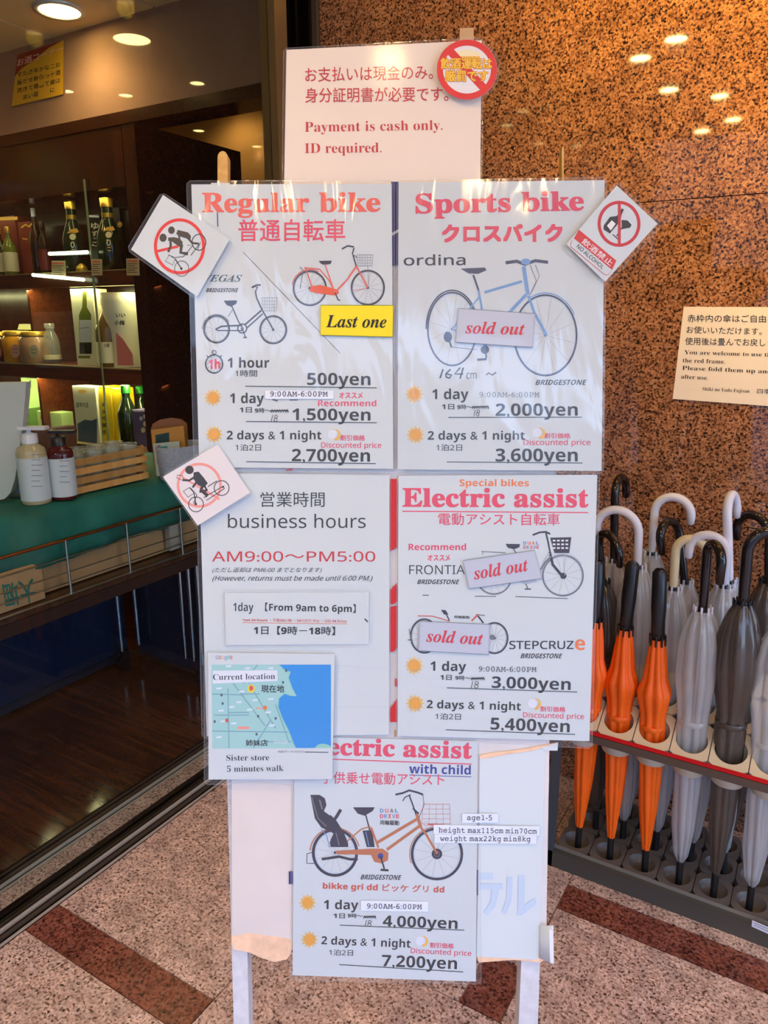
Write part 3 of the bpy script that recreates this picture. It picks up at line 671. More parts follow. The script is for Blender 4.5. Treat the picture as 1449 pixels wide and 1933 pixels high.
# curved round carton
z = ZSH['b']+.001; Y = CY0+.11; c = onax(238, 620, 1, Y); h = onax(237, 553, 1, Y).z-z; r = abs(onax(265, 570, 1, Y).x-onax(208, 570, 1, Y).x)/2
t = thing('tube_carton', 'tall waisted cream tube carton with brush lettering and a pink foot', 'box', (c.x, Y, z))
mb = MB(); mb.lathe((c.x, Y, z), [(r*.74, 0), (r*.74, .01), (r*.70, h*.25), (r*.74, h*.48), (r*.94, h*.72), (r, h*.88), (r*1.0, h), (r*.9, h)], 28); obj('body', mb, P_white, t)
pt = Plane((0, Y-r*.99, 0), (0, -1, 0)); D = Draw(Plane((0, Y-r*1.0, 0), (0, -1, 0)), 0)
T(t, pt, .001, 'いい', 219, 599, 236, 599, 8, P_ink, 'B'); T(t, pt, .001, '小梅', 216, 614, 235, 614, 9, P_ink, 'B'); D.poly([(218, 627), (232, 640), (250, 668), (252, 690), (222, 690)], P_rose); D.done('printed_picture', t)
bottle('plum_wine_bottle', 'dark bottle with a cream label at the right end of the middle shelf', 266, 560, 'b', .16, 26, P_brown, P_yel, P_label, lab=(.02, .36))
# shelf c (lower)
for i, (a, b, yt, dy, lb) in enumerate(((45, 80, 714, .22, 'pale green carton leaning in the top left of the lower shelf'), (81, 118, 716, .22, 'pale green carton in the middle of the lower shelf left bay'), (40, 60, 770, .10, 'dark green narrow carton behind the pump bottles'), (75, 120, 778, .10, 'pale green wide carton in front of its taller neighbours'))):
    t, pl, e = sbox('tea_carton', lb, 'box', a, b, yt, 'c', dy, [P_lgreen if i != 2 else flat('mid_green_carton', rgb(120, 160, 90), .5)], .07, 'green cartons on the lower shelf')
    D = Draw(pl, .0002); D.line([(a+3, yt+6), (a+3, yt+14)], 3, K_brick); D.line([(a+12, yt+4), (a+12, yt+18)], 3, P_ink); D.done('printed_pattern', t)
t, pl, e = sbox('sake_carton', 'cream carton with a blue mountain picture and brush writing', 'box', 141, 184, 730, 'c', .05, [P_white], .08)
D = Draw(pl, .0002); D.poly([(146, 800), (160, 792), (172, 794), (183, 790), (183, 838), (148, 838)], P_blue); D.disc(155, 739, 8, 3, K_gold); D.done('printed_picture', t); T(t, pl, .0003, '田中六五', 144, 769, 167, 769, 9, P_ink, 'b')
t, pl, e = sbox('sake_carton', 'bright yellow tall carton with vertical black writing', 'box', 190, 212, 730, 'c', .06, [P_yel], .09)
mb = MB(); mb.bbox((e[1]+.001, e[4]+.005, e[2]), (e[1]+.055, e[4]+.09, e[3]-.004), .004); obj('side_face', mb, P_yel, t)
for i, ch in enumerate('純米吟醸酒'): T(t, pl, .0003, ch, 193, 768+i*13, 200, 768+i*13, 8, P_ink, 'b')
bottle('sake_bottle', 'dark green bottle with a bright green cap and white ribbon', 241, 728, 'c', .06, 25, P_dgreen, flat('green_cap', rgb(30, 140, 40), .4), None, neck=.4)
bottle('sake_bottle', 'dark bottle with a green cap behind the purple carton', 268, 730, 'c', .2, 22, P_dgreen, flat('green_cap', rgb(30, 140, 40), .4), None, neck=.4)
t, pl, e = sbox('sake_carton', 'short purple carton with pale flower print', 'box', 252, 280, 775, 'c', .05, [P_purple], .07)
D = Draw(pl, .0002); D.disc(266, 790, 3, 4, P_lav); D.disc(273, 786, 3, 4, P_lav); D.disc(274, 800, 4, 5, P_label); D.disc(270, 812, 4, 5, P_label); D.line([(252, 776), (280, 776)], 3, P_lav); D.done('printed_pattern', t)

# ---- yellow and red notice on the bulkhead
Q = Plane((0, SHOPY, 0), (0, -1, 0))
t = sheet('liquor_notice', 'yellow and red liquor corner notice on the stone bulkhead', 'sign', Q, .006, [(33, 104), (120, 76), (119, 178), (22, 201)], mat=K_yel if False else flat('yellow_paper', rgb(206, 160, 30), .6))
TT, D, D2 = at_sheet(t, Q, .006)
D.poly([(33, 104), (119, 76), (92, 90), (66, 112), (40, 130), (28, 144)], flat('ink_maroon', rgb(140, 30, 20), .6)); D.done('printed_band', t)
TT('お酒コーナー', 32, 126, 118, 98, 13, P_pink, 'b', up=(.05, -1))
for i, col in enumerate(('お酒は', '二十歳に', 'なって', 'から。', '年齢確認', 'させてい', 'ただきま', 'す販売')):
    x = 105-i*10.3; y = 118+i*2.6
    for j, ch in enumerate(col): TT(ch, x, y+10+j*15, x+8.5, y+8+j*15, 9, K_black, 'b', up=(0, -1))

# ================================================================== BASKET COUNTER INSIDE THE DOOR
BX = -1.93; TZ = .955; TX = -1.965
cart = thing('basket_counter', 'wheeled shop counter with a chrome wire basket rail and dark lower panels', 'counter', (-2.2, 1.4, 0))
mb = MB(); mb.box((-2.56, -.6, .655), (BX-.004, 2.06, .685)); obj('base_board', mb, wood('counter_wood', rgb(56, 34, 24), rgb(92, 62, 44), .25), cart)
mb = MB(); mb.box((-2.56, -.6, .615), (BX+.0, 2.06, .654)); obj('fascia', mb, flat('counter_fascia', rgb(52, 34, 30), .3), cart)
def zr(y0): return onax(0, y0, 0, BX).z
mb = MB(); mb.tube([(BX, -.6, zr(1054)), (BX, 2.0, zr(1054))], .0055, 8); obj('top_rail', mb, M_copper, cart)
for yy in (1091, 1122, 1140+3):
    mb = MB(); z = zr(yy); mb.tube([(BX, -.6, z), (BX, 2.0, z)], .0022, 6); obj('wire', mb, M_wire, cart)
mb = MB(); mb.tube([(BX, -.6, zr(1169)), (BX, 2.05, zr(1169))], .005, 8); obj('bottom_rail', mb, M_wire, cart)
for px, py in ((127, 1060), (241, 1030), (341, 1000), (-90, 1100)):
    P = onax(px, py, 0, BX); mb = MB(); mb.tube([(BX+.002, P.y, zr(1054)), (BX+.002, P.y, zr(1169))], .0042, 8); obj('upright_wire', mb, M_wire, cart)
mb = MB(); mb.box((-2.62, -.6, .045), (-2.60, 2.06, .615)); obj('side_panel', mb, M_navy, cart)
mb = MB(); mb.box((-2.63, -.6, .015), (-2.585, 2.06, .045)); obj('kick_rail', mb, flat('kick_rail', rgb(34, 38, 52), .3), cart)
mb = MB(); mb.box((-2.56, 2.09, .03), (-2.02, 2.105, .615)); obj('end_panel', mb, M_navy, cart)
mb = MB(); mb.box((-2.60, 2.08, .012), (-2.0, 2.092, .03)); obj('end_kick_rail', mb, M_wire, cart)
for q in ((-2.53, 1.975), (-2.52, 2.06), (-2.24, 2.07), (-2.19, 2.07), (-2.14, 2.07)):
    mb = MB(); mb.tube([(q[0], q[1], .085), (q[0], q[1], .615)], .010, 10); obj('leg', mb, M_chrome, cart)
for q in ((-2.53, 1.975), (-2.14, 2.06)):
    mb = MB(); mb.tube([(q[0]-.012, q[1]-.0, .032), (q[0]+.012, q[1], .032)], .032, 16); mb.obox((q[0], q[1]+.012, .06), (.014, 0, 0), (0, .016, 0), (0, 0, .025)); obj('caster', mb, M_blackg, cart)
# crates of stock inside the basket under the cloth
mb = MB(); mb.box((-2.5, -.5, .69), (TX-.012, 1.93, TZ-.012)); t = thing('stock_shelf_block', 'plain tan boards packed under the green cloth', 'box', (-2.2, .7, .69)); obj('body', mb, M_card, t)
P1 = onax(0, 1120, 0, BX-.012); P2 = onax(86, 1120, 0, BX-.012); mb = MB(); mb.bbox((TX-.008, .75, .688), (BX-.012, P2.y, onax(40, 1072, 0, BX-.012).z), .003)
t = thing('cardboard_box', 'tan cardboard box with upside-down green characters behind the basket wires', 'box', (TX, 1.0, .688)); obj('body', mb, M_card, t)
PB = Plane((BX-.0115, 0, 0), (1, 0, 0)); T(t, PB, .0002, '大堀', 62, 1092, 4, 1104, 40, flat('ink_green', rgb(40, 110, 96), .7), 'B', up=(.18, 1))
P1 = onax(322, 1030, 0, BX-.012); mb = MB(); mb.box((TX+.0, P1.y-.002, .70), (BX-.011, P1.y+.05, .79)); t = thing('price_card', 'small grey card tied to the far end of the basket', 'sign', P1); obj('card', mb, flat('grey_card', rgb(150, 146, 138), .7), t)
# green cloth
mb = MB(); NY = 90; NX = 14; y0, y1 = -.55, 2.12
prof = [(-2.52, TZ), (-2.3, TZ), (-2.1, TZ), (-2.0, TZ+.0), (-1.972, TZ-.003), (-1.958, TZ-.015), (-1.952, TZ-.04), (-1.950, TZ-.08), (-1.949, TZ-.13), (-1.948, TZ-.172)]
vs = []
for i in range(NY+1):
    yy = y0+(y1-y0)*i/NY
    for k, (x, z) in enumerate(prof):
        w = 0 if k < 5 else (k-4)/5
        hem = .008*math.sin(yy*4.0+1)+.005*math.sin(yy*17)
        vs.append((x+w*(.008*math.sin(yy*26)+.005*math.sin(yy*55+1)), yy, z + (w*hem if k > 6 else 0) + (.002*math.sin(yy*9+k) if k < 4 else 0)))
n = len(prof); mb.add(vs, [(i*n+k, i*n+k+1, (i+1)*n+k+1, (i+1)*n+k) for i in range(NY) for k in range(n-1)], 0, True)
cl = obj('table_cloth', mb, M_cloth); tag(cl, 'dark green cloth draped over the counter behind the basket wires', 'tablecloth')
sm = cl.modifiers.new('thick', 'SOLIDIFY'); sm.thickness = .003
# ---- things on the cloth
CZ = TZ+.003
def pump(label, x, yb, wpx, h, mbody, mpump, mlab, flip=1):
    B = onax(x, yb, 2, CZ); r = wpx/2/FPX*((B-CAM).dot(FW)); t = thing('pump_bottle', label, 'bottle', B, 'pump bottles on the green cloth')
    H = h
    mb = MB(); mb.lathe(B, [(r*.93, 0), (r, .006), (r, H*.66), (r*.9, H*.71), (r*.52, H*.76), (r*.5, H*.78)], 24); obj('glass_body', mb, mbody, t)
    mb = MB(); mb.lathe(B, [(r*1.015, H*.05), (r*1.015, H*.60)], 24); obj('paper_label', mb, mlab, t)
    mb = MB(); mb.lathe(B, [(r*.56, H*.775), (r*.56, H*.89), (r*.3, H*.90), (r*.16, H*.91), (r*.16, H*.95)], 16); d = RT*flip
    mb.obox(B+Vector((0, 0, H*.965))+d*r*.35, d*r*.95, d.cross(Vector((0, 0, 1)))*r*.36, (0, 0, H*.02)); obj('pump_head', mb, mpump, t)
    D = Draw(Plane(B-FH*(r*1.03), -FH), 0)
    for i in range(7): D.line([(x-wpx*.2, yb-30-i*10), (x+wpx*(.1 if i % 2 else .2), yb-30-i*10)], .9, K_grey)
    D.done('printed_lines', t)
M_pl = flat('bottle_label', rgb(206, 214, 222), .5)
pump('pale pump bottle partly hidden behind the white display stand', 34, 934, 36, .20, flat('pale_liquid', rgb(176, 160, 132), .2), M_white, flat('blue_label', rgb(160, 176, 206), .5))
pump('white-capped clear pump bottle with a large pale label', 70, 948, 53, .235, flat('clear_liquid', rgb(190, 174, 140), .12), M_white, M_pl)
pump('dark red pump bottle with a black head and a pale label', 122, 940, 48, .215, flat('red_liquid', rgb(80, 18, 22), .1), M_black, M_pl)
# white curved stand at left edge
B = onax(20, 948, 2, CZ); k = ((B-CAM).dot(FW))/FPX
pl = Plane(B, (-FH.x*1, -FH.y*1, 0))
mb = MB(); mb.prism([pl.at(*q) for q in ((-40, 723), (20, 722), (49, 722), (48, 745), (44, 790), (39, 830), (34, 870), (28, 905), (20, 930), (8, 942), (-40, 950))], pl.N, .03)
t = thing('display_stand', 'white curved panel stand cut by the left edge of the photo', 'stand', B); obj('panel', mb, flat('white_stand', rgb(206, 208, 206), .45), t)
# small brown tray box behind the pumps
B = onax(70, 880, 2, CZ); Z = onax(100, 812, 1, B.y).z
t = thing('sample_box', 'flat brown and grey sample box standing behind the pump bottles', 'box', (-2.28, 1.46, CZ)); mb = MB(); A_ = onax(62, 815, 0, -2.28); B_ = onax(137, 815, 0, -2.28); mb.bbox((-2.30, A_.y, CZ), (-2.26, B_.y, A_.z+.004), .002); obj('body', mb, flat('brown_box', rgb(104, 66, 44), .6), t)
# bamboo crate
A = onax(145, 937, 2, CZ); Bq = onax(277, 903, 2, CZ); cx = (A.x+Bq.x)/2; h = onax(145, 860, 0, A.x).z-CZ; h = .118
t = thing('slatted_crate', 'bamboo slatted crate filled with clear glass cups', 'crate', (cx, (A.y+Bq.y)/2, CZ))
for i in range(4):
    z0 = CZ+.003+i*h/4; mb = MB(); mb.box((cx-.006, A.y, z0), (cx, Bq.y, z0+h/4*.68)); obj('slat', mb, M_bamboo, t)
    mb = MB(); mb.box((cx-.16, A.y, z0), (cx-.154, Bq.y, z0+h/4*.68)); obj('slat', mb, M_bamboo, t)
    for yy in (A.y, Bq.y-.006): mb = MB(); mb.box((cx-.153, yy, z0), (cx-.007, yy+.006, z0+h/4*.68)); obj('slat', mb, M_bamboo, t)
for a in (cx-.016, cx-.153):
    for yy in (A.y+.007, Bq.y-.016): mb = MB(); mb.box((a, yy, CZ+.001), (a+.009, yy+.009, CZ+h)); obj('corner_post', mb, M_bamboo, t)
mb = MB(); mb.box((cx-.153, A.y+.007, CZ+.001), (cx-.007, Bq.y-.007, CZ+.003)); obj('floor_board', mb, M_bamboo, t)
L = Bq.y-A.y
for i in range(4):
    for j in range(2):
        x = cx-.045-j*.072; yy = A.y+.048+i*(L-.09)/3
        mb = MB(); mb.lathe((x, yy, CZ+.0035), [(.022, 0), (.026, .05), (.031, .118), (.033, .123), (.030, .123), (.0285, .118), (.024, .05), (.02, .006)], 18)
        o = obj('glass_cup', mb, P_clear); tag(o, 'clear glass cup standing rim up in the bamboo crate', 'cup', 'glass cups in the crate')
# grey felt basket with snack packets
B = onax(326, 905, 2, CZ); bx, by = B.x+.0, B.y+.05
t = thing('felt_basket', 'grey felt basket behind the bamboo crate', 'basket', (bx, by, CZ))
mb = MB(); rr = [(0.0, .002), (.088, .002), (.092, .006), (.102, .115), (.100, .118), (.097, .112), (.088, .01), (0.0, .008)]; mb.lathe((bx, by, CZ), rr, 28, sx=.62, sy=1); obj('body', mb, M_felt, t)
def packet(label, pts, Y, cols, lid=False):
    pl = Plane((bx, by, 0), -FH); c = pl.at(sum(p[0] for p in pts)/4, max(p[1] for p in pts), Y)
    t = thing('snack_packet', label, 'packet', c, 'packets in the felt basket'); mb = MB(); mb.prism([pl.at(x, y, Y) for x, y in pts], pl.N, .012); obj('wrapper', mb, cols[0], t)
    D = Draw(pl, Y+.0005); a, b, c_, d = pts
    D.poly([lerp(a, c_, .12), lerp(lerp(a, b, .5), c_, .1), lerp(lerp(a, b, .5), lerp(d, c_, .5), .55), lerp(lerp(a, d, .6), c_, .08)], cols[1]); D.disc(*lerp(a, c_, .62), 7, 5, cols[2]); D.done('printed_picture', t)
packet('gold and teal snack packet standing in the felt basket', [(285, 812), (346, 804), (352, 890), (294, 896)], -.012, [flat('gold_packet', rgb(206, 140, 50), .3), flat('ink_packet_dark', rgb(20, 60, 60), .4), K_yel])
packet('silvery packet in front of its gold neighbour', [(288, 838), (338, 833), (341, 896), (296, 899)], .012, [flat('silver_packet', rgb(200, 206, 200), .25), flat('ink_packet_blue', rgb(60, 150, 160), .4), K_orange])
t = thing('snack_packet', 'brown round-topped packet behind the gold one', 'packet', (bx, by, CZ+.01), 'packets in the felt basket')
pl = Plane((bx, by, 0), -FH); mb = MB(); mb.prism([pl.at(*q, -.045) for q in ((284, 812), (288, 800), (300, 793), (322, 789), (342, 792), (352, 800), (356, 886), (292, 888))], pl.N, .01); obj('wrapper', mb, flat('brown_packet', rgb(150, 92, 44), .3), t)
#@@PART3
# ================================================================== UMBRELLA RACK
RY0 = 1.777; SL = math.radians(33); DZ = .443; PX = .0905; RX0 = -.5095
NC, NR = 12, 3
VD = Vector((0, math.cos(SL), math.sin(SL))); ND = Vector((0, -math.sin(SL), math.cos(SL))); LD = .108
rack = thing('umbrella_rack', 'grey steel umbrella rack with round-holed beige deck and red edge tape', 'umbrella stand', (RX0+.5, RY0+.15, 0))
def deck_cell(cx, k):
    hx = PX/2-.0012; hv = LD/2-.0012; r = .0375; n = 24; C = Vector((cx, RY0, DZ))+VD*(LD*(k+.5))
    mb = MB(); top = []; 
    for dz in (0, -.006):
        for i in range(n):
            a = 2*math.pi*i/n; top.append(C+Vector((1, 0, 0))*r*math.cos(a)+VD*r*math.sin(a)+ND*dz)
        for i in range(n):
            a = 2*math.pi*i/n; m_ = max(abs(math.cos(a))/hx, abs(math.sin(a))/hv); top.append(C+Vector((1, 0, 0))*math.cos(a)/m_+VD*math.sin(a)/m_+ND*dz)
    fs = []
    for i in range(n):
        j = (i+1) % n
        fs += [(i, n+i, n+j, j), (2*n+i, 2*n+j, 3*n+j, 3*n+i), (i, j, 2*n+j, 2*n+i), (n+i, 3*n+i, 3*n+j, n+j)]
    mb.add(top, fs); return mb, C
first = None
for c in range(NC):
    cx = RX0+PX*(c+.5)
    for k in range(NR):
        mb, C = deck_cell(cx, k)
        if first is None:
            first = obj('deck_cell', mb, M_deck, rack); C0 = C
            m2 = MB(); r = .0375; n = 20; vs = []
            for z, rr in ((None, r), (-.085, r), (-.085, r-.002), (None, r-.002)):
                for i in range(n):
                    a = 2*math.pi*i/n; p = C+Vector((1, 0, 0))*rr*math.cos(a)
                    if z is None: q = p+VD*rr*math.sin(a)-ND*.005
                    else: q = Vector((p.x, C.y+rr*math.sin(a), C.z+z))
                    vs.append(q)
            m2.add(vs, [(s_*n+i, s_*n+(i+1) % n, (s_+1)*n+(i+1) % n, (s_+1)*n+i) for s_ in range(3) for i in range(n)], 0, True); sock = obj('hole_socket', m2, M_sock, rack)
            # base tray cell
            bx, by = cx, RY0+.010+.049; m3 = MB(); n = 20; hx = PX/2-.001; hy = .048; vs = []
            for rr, z in ((None, .030), (None, .058), (.036, .058), (.030, .046), (.024, .040), (.016, .038), (.001, .038)):
                for i in range(n):
                    a = 2*math.pi*i/n
                    if rr is None: m_ = max(abs(math.cos(a))/hx, abs(math.sin(a))/hy); vs.append((bx+math.cos(a)/m_, by+math.sin(a)/m_, z))
                    else: vs.append((bx+rr*math.cos(a), by+rr*math.sin(a), z))
            m3.add(vs, [(s_*n+i, s_*n+(i+1) % n, (s_+1)*n+(i+1) % n, (s_+1)*n+i) for s_ in range(6) for i in range(n)]); tray = obj('base_cell', m3, M_tray, rack)
        else:
            off = C-C0
            dupl(first, off, rack); dupl(sock, off, rack); dupl(tray, (off.x, .100*k, 0), rack)
        if k == 0:
            pass
RX1 = RX0+PX*NC; RYB = RY0+LD*NR*math.cos(SL); RZB = DZ+LD*NR*math.sin(SL)
mb = MB(); mb.box((RX0-.006, RY0-.012, DZ-.024), (RX1+.006, RY0-.004, DZ-.003)); obj('front_fascia', mb, flat('rack_fascia', rgb(96, 84, 74), .3, metal=.5), rack)
mb = MB(); mb.obox(((RX0+RX1)/2, RY0-.005, DZ+.0005), ((RX1-RX0)/2, 0, 0), VD*.0055, ND*.001); obj('red_edge_tape', mb, M_red, rack, label='red tape along the front edge')
mb = MB(); mb.obox(((RX0+RX1)/2, RYB+.006, RZB+.004), ((RX1-RX0)/2, 0, 0), VD*.006, ND*.0015); obj('red_edge_tape', mb, M_red, rack)
mb = MB(); mb.box((RX0-.006, RYB+.012, RZB-.03), (RX1+.006, RYB+.018, RZB+.004)); obj('rear_fascia', mb, M_slate, rack)
for xx in (RX0-.0215, RX1+.0005):
    mb = MB(); mb.box((xx, RY0-.012, 0), (xx+.021, RY0+.012, DZ-.002)); obj('post', mb, M_slate, rack)
    mb = MB(); mb.box((xx, RYB-.006, 0), (xx+.021, RYB+.018, RZB)); obj('post', mb, M_slate, rack)
    mb = MB(); mb.prism([(xx, RY0-.012, DZ-.03), (xx, RYB+.018, RZB-.03), (xx, RYB+.018, RZB+.006), (xx, RY0-.012, DZ+.002)], (-1, 0, 0), -.02); obj('side_rail', mb, M_slate, rack)
mb = MB(); mb.box((RX0-.0215, RY0-.012, 0), (RX1+.0215, RY0+.006, .050)); obj('front_kick', mb, flat('kick_steel', rgb(76, 72, 66), .4), rack)
mb = MB(); mb.box((RX0-.001, RY0+.006, .050), (RX1+.001, RY0+.0095, .0595)); obj('kick_lip', mb, flat('lip_steel', rgb(170, 160, 148), .3, metal=.5), rack)
mb = MB(); mb.box((RX0, RY0+.006, .0), (RX1, RYB+.018, .029)); obj('base_pan', mb, M_slate, rack)
K = Plane((0, RY0-.012, 0), (0, -1, 0)); mb = MB(); mb.prism([K.at(*q, .0006) for q in ((1419, 1737), (1478, 1762), (1478, 1776), (1418, 1749))], K.N, .0005); obj('maker_plate', mb, M_white, rack, label='small white printed plate')
D = Draw(K, .0008); D.line([(1422, 1742), (1472, 1763)], 1.1, K_grey); D.line([(1422, 1746), (1472, 1768)], 1.1, K_grey); D.done('printed_lines', rack)

# ---- umbrellas
V_or = flat('orange_nylon', rgb(250, 104, 8), .5, bump=.0012, bscale=60); V_smoke = see_through('smoke_vinyl', (.34, .30, .27, 1), (.14, .11, .09, 1), .5, .16)
V_clear = see_through('clear_vinyl', (.84, .85, .87, 1), (.9, .91, .94, 1), .30, .12, gloss=1.0)
M_rib = flat('rib_metal', rgb(190, 192, 200), .25, metal=.9)
def umbrella(label, kind, tip, Yt, J, K_, s=(1, 0, 0), r=.05, hmat=None, ext=.015, straight=None, hr=.0115, group='umbrellas in the rack'):
    tipv = Vector((tip[0], tip[1], .040)); Jv = onax(J[0], J[1], 1, Yt)
    Ax = (Jv-tipv).normalized(); Lc = (Jv-tipv).length
    t = thing('umbrella', label, 'umbrella', tipv, group)
    cm = {'o': V_or, 'c': V_clear, 's': V_smoke}[kind]
    ft = .075
    mb = MB(); mb.tube([tipv, tipv+Ax*.012, tipv+Ax*(ft+.012)], [.0075, .009, .0085], 12); obj('ferrule', mb, M_black, t)
    mb = MB(); mb.tube([tipv+Ax*ft, Jv+Ax*.02], .004, 8); obj('shaft', mb, M_rib, t)
    prof = {'o': [(0, .009), (.04, .012), (.22, .022), (.42, .027), (.55, .029), (.66, .0285), (.73, .037), (.76, .040), (.82, .028), (.92, .022), (1, .016)],
            'c': [(0, .008), (.03, .017), (.15, .027), (.35, .031), (.5, .033), (.62, .035), (.75, .046), (.88, .045), (.95, .036), (1, .02)],
            's': [(0, .008), (.04, .014), (.2, .027), (.4, .031), (.55, .033), (.62, .031), (.76, .048), (.88, .046), (.96, .032), (1, .018)]}[kind]
    U = Ax.orthogonal().normalized(); V = Ax.cross(U); N = 64; vs = []; ph = random.uniform(0, 6)
    M = 34
    for i in range(M+1):
        q = i/M
        for a, b in zip(prof, prof[1:]):
            if a[0] <= q <= b[0]: rr = a[1]+(b[1]-a[1])*(q-a[0])/(b[0]-a[0]); break
        for k in range(N):
            a = 2*math.pi*k/N; tw = ph+q*2.2
            pl_ = abs(math.sin(4*(a)+tw*1.0)); amp = .26 if kind == 'o' else .20
            R_ = rr*(1-amp*.5+amp*pl_+(.05*math.sin(3*a+9*q)))
            vs.append(tipv+Ax*(ft+(Lc-ft)*q)+(U*math.cos(a)+V*math.sin(a))*R_)
    mb = MB(); mb.add(vs, [(i*N+k, i*N+(k+1) % N, (i+1)*N+(k+1) % N, (i+1)*N+k) for i in range(M) for k in range(N)], 0, True); canopy = obj('canopy', mb, cm, t)
    # tie strap
    q = .58 if kind != 'o' else .60; c = tipv+Ax*(ft+(Lc-ft)*q); rr = .036 if kind != 'o' else .031
    mb = MB(); mb.lathe(c, [(rr, -.007), (rr+.001, -.006), (rr+.001, .006), (rr, .007)], 24, axis=Ax); obj('tie_strap', mb, cm, canopy)
    # rib tips
    for k in range(8):
        a = 2*math.pi*k/8; d = U*math.cos(a)+V*math.sin(a); p = Jv-Ax*.004+d*(.019 if kind == 'o' else .021)
        mb = MB(); mb.tube([p-Ax*.012, p+Ax*.016], [.0026, .0030], 6); obj('rib_tip', mb, M_black if kind in 'os' else M_white, t)
    mb = MB(); mb.tube([Jv-Ax*.014, Jv+Ax*.012], [.013, .0105], 12); obj('runner', mb, M_black, t)
    hm = hmat or M_black
    if straight:
        top = onax(K_[0], K_[1], 1, Yt); d = (top-Jv)
        mb = MB(); mb.tube([Jv, Jv+d*.04, Jv+d*.3, Jv+d*.45, Jv+d*.96, top], [.013, .0165, .0165, .0185, .0175, .013], 20); hdl = obj('handle', mb, hm, t)
        mb = MB(); mb.tube([top-d*.02, top+d*.012], [.0125, .011], 16); obj('push_button', mb, M_blackg, hdl)
    else:
        top = onax(K_[0], K_[1], 1, Yt); s = Vector(s).normalized(); up = (top-Jv).normalized()
        path = [Jv+up*.006, Jv.lerp(top, .5), top]; c = top+s*r
        for i in range(1, 17):
            a = math.pi*i/16; path.append(c-s*r*math.cos(a)+up*r*math.sin(a))
        path.append(path[-1]-up*ext)
        n = len(path); rs = [hr*.9]+[hr]*(n-2)+[hr*.8]
        path.append(path[-1]-up*.004); rs.append(hr*.35)
        mb = MB(); mb.tube(path, rs, 16); obj('handle', mb, hm, t)
tp = lambda c, r: (RX0+PX*(c+.5)+.008, [1.822, 1.918, 2.018][r])
u = umbrella
u('orange umbrella half hidden behind the poster, leftmost in the rack', 'o', (-.455, 1.822), 1.84, (1124, 1172), (1128, 1060), straight=True)
u('orange umbrella with a straight black handle, second orange from the left', 'o', (-.365, 1.820), 1.86, (1180, 1188), (1194, 1062), straight=True)
u('rightmost orange umbrella with a straight black handle', 'o', (-.271, 1.821), 1.85, (1241, 1206), (1245, 1076), straight=True)
u('clear umbrella in the front row with a black crook handle', 'c', (-.184, 1.820), 1.86, (1326, 1152), (1334, 1046), (.55, -.8, 0), .034, M_blackg, .05)
u('smoke-brown umbrella in the front row with a thick black crook handle', 's', (-.098, 1.818), 1.86, (1402, 1140), (1410, 1042), (.85, .5, 0), .05, M_blackg, .02, hr=.0135)
u('clear umbrella at the right edge of the photo', 'c', (-.014, 1.821), 1.86, (1472, 1190), (1484, 1080), (1, .3, 0), .05, M_cream, .02)
u('smoke umbrella behind the poster edge with a bent black crook', 's', (-.430, 1.913), 1.95, (1136, 1100), (1130, 1030), (.7, -.6, 0), .045, M_blackg, .03)
u('clear umbrella with a broad white crook beside the poster edge', 'c', (-.352, 1.913), 1.96, (1203, 1072), (1205, 1006), (-1, 0, 0), .055, M_white, .03)
u('clear umbrella with a cream crook behind the rightmost orange one', 'c', (-.262, 1.912), 1.96, (1270, 1112), (1275, 1040), (1, .1, 0), .037, M_cream, .02)
u('clear umbrella with a white crook arching over the black one', 'c', (-.172, 1.915), 1.97, (1366, 1108), (1371, 1046), (-1, -.1, 0), .044, M_white, .02)
u('clear umbrella whose white crook is seen edge-on', 'c', (-.085, 1.915), 1.99, (1376, 1100), (1372, 976), (.12, 1, 0), .048, M_white, .02)
u('clear umbrella in the back row with a tall black crook seen edge-on', 'c', (-.45, 2.015), 2.06, (1158, 1060), (1160, 936), (.1, 1, 0), .045, M_blackg, .02)
u('clear umbrella in the back row with the tallest white crook', 'c', (-.36, 2.015), 2.06, (1229, 1046), (1235, 966), (1, 0, 0), .047, M_white, .02)
u('clear umbrella in the back row with an oval black crook', 'c', (-.27, 2.015), 2.06, (1292, 1100), (1282, 1010), (-.35, -.9, 0), .045, M_blackg, .035)
u('smoke umbrella in the back row near the right edge of the photo', 's', (-.09, 2.015), 2.06, (1450, 1100), (1452, 1012), (-.8, .4, 0), .045, M_blackg, .03)

# ================================================================== WALL NOTICE
t = sheet('umbrella_notice', 'white bilingual notice about free umbrellas on the granite wall', 'sign', WALLP, .0025, [(1290, 579), (1560, 580), (1560, 775), (1269, 753)], mat=M_paperp)
TT, D, D2 = at_sheet(t, WALLP, .0025)
TT('赤枠内の傘はご自由に', 1297, 608, 1462, 609, 13.5, K_black, 'n', off=.004)
TT('お使いいただけます。', 1295, 629, 1437, 632.5, 13, K_black, 'n', off=.004)
TT('使用後は畳んでお戻しください。', 1292.5, 651, 1512, 655, 13.5, K_black, 'n', off=.004)
TT('You are welcome to use the umbrellas in', 1291, 668.5, 1545, 676, 7.6, K_black, 's')
TT('the red frame.', 1288, 684, 1368, 686.5, 7.8, K_black, 's')
TT('Please fold them up and return them', 1287, 698, 1545, 709, 7.6, K_black, 's')
TT('after use.', 1285, 714.5, 1336, 717, 7.6, K_black, 's')
TT('Shiki no Yado Fujisan', 1325, 737, 1414, 741.5, 6.4, K_black, 's')
TT('四季の宿', 1428, 743, 1480, 745, 9, K_black, 'n')

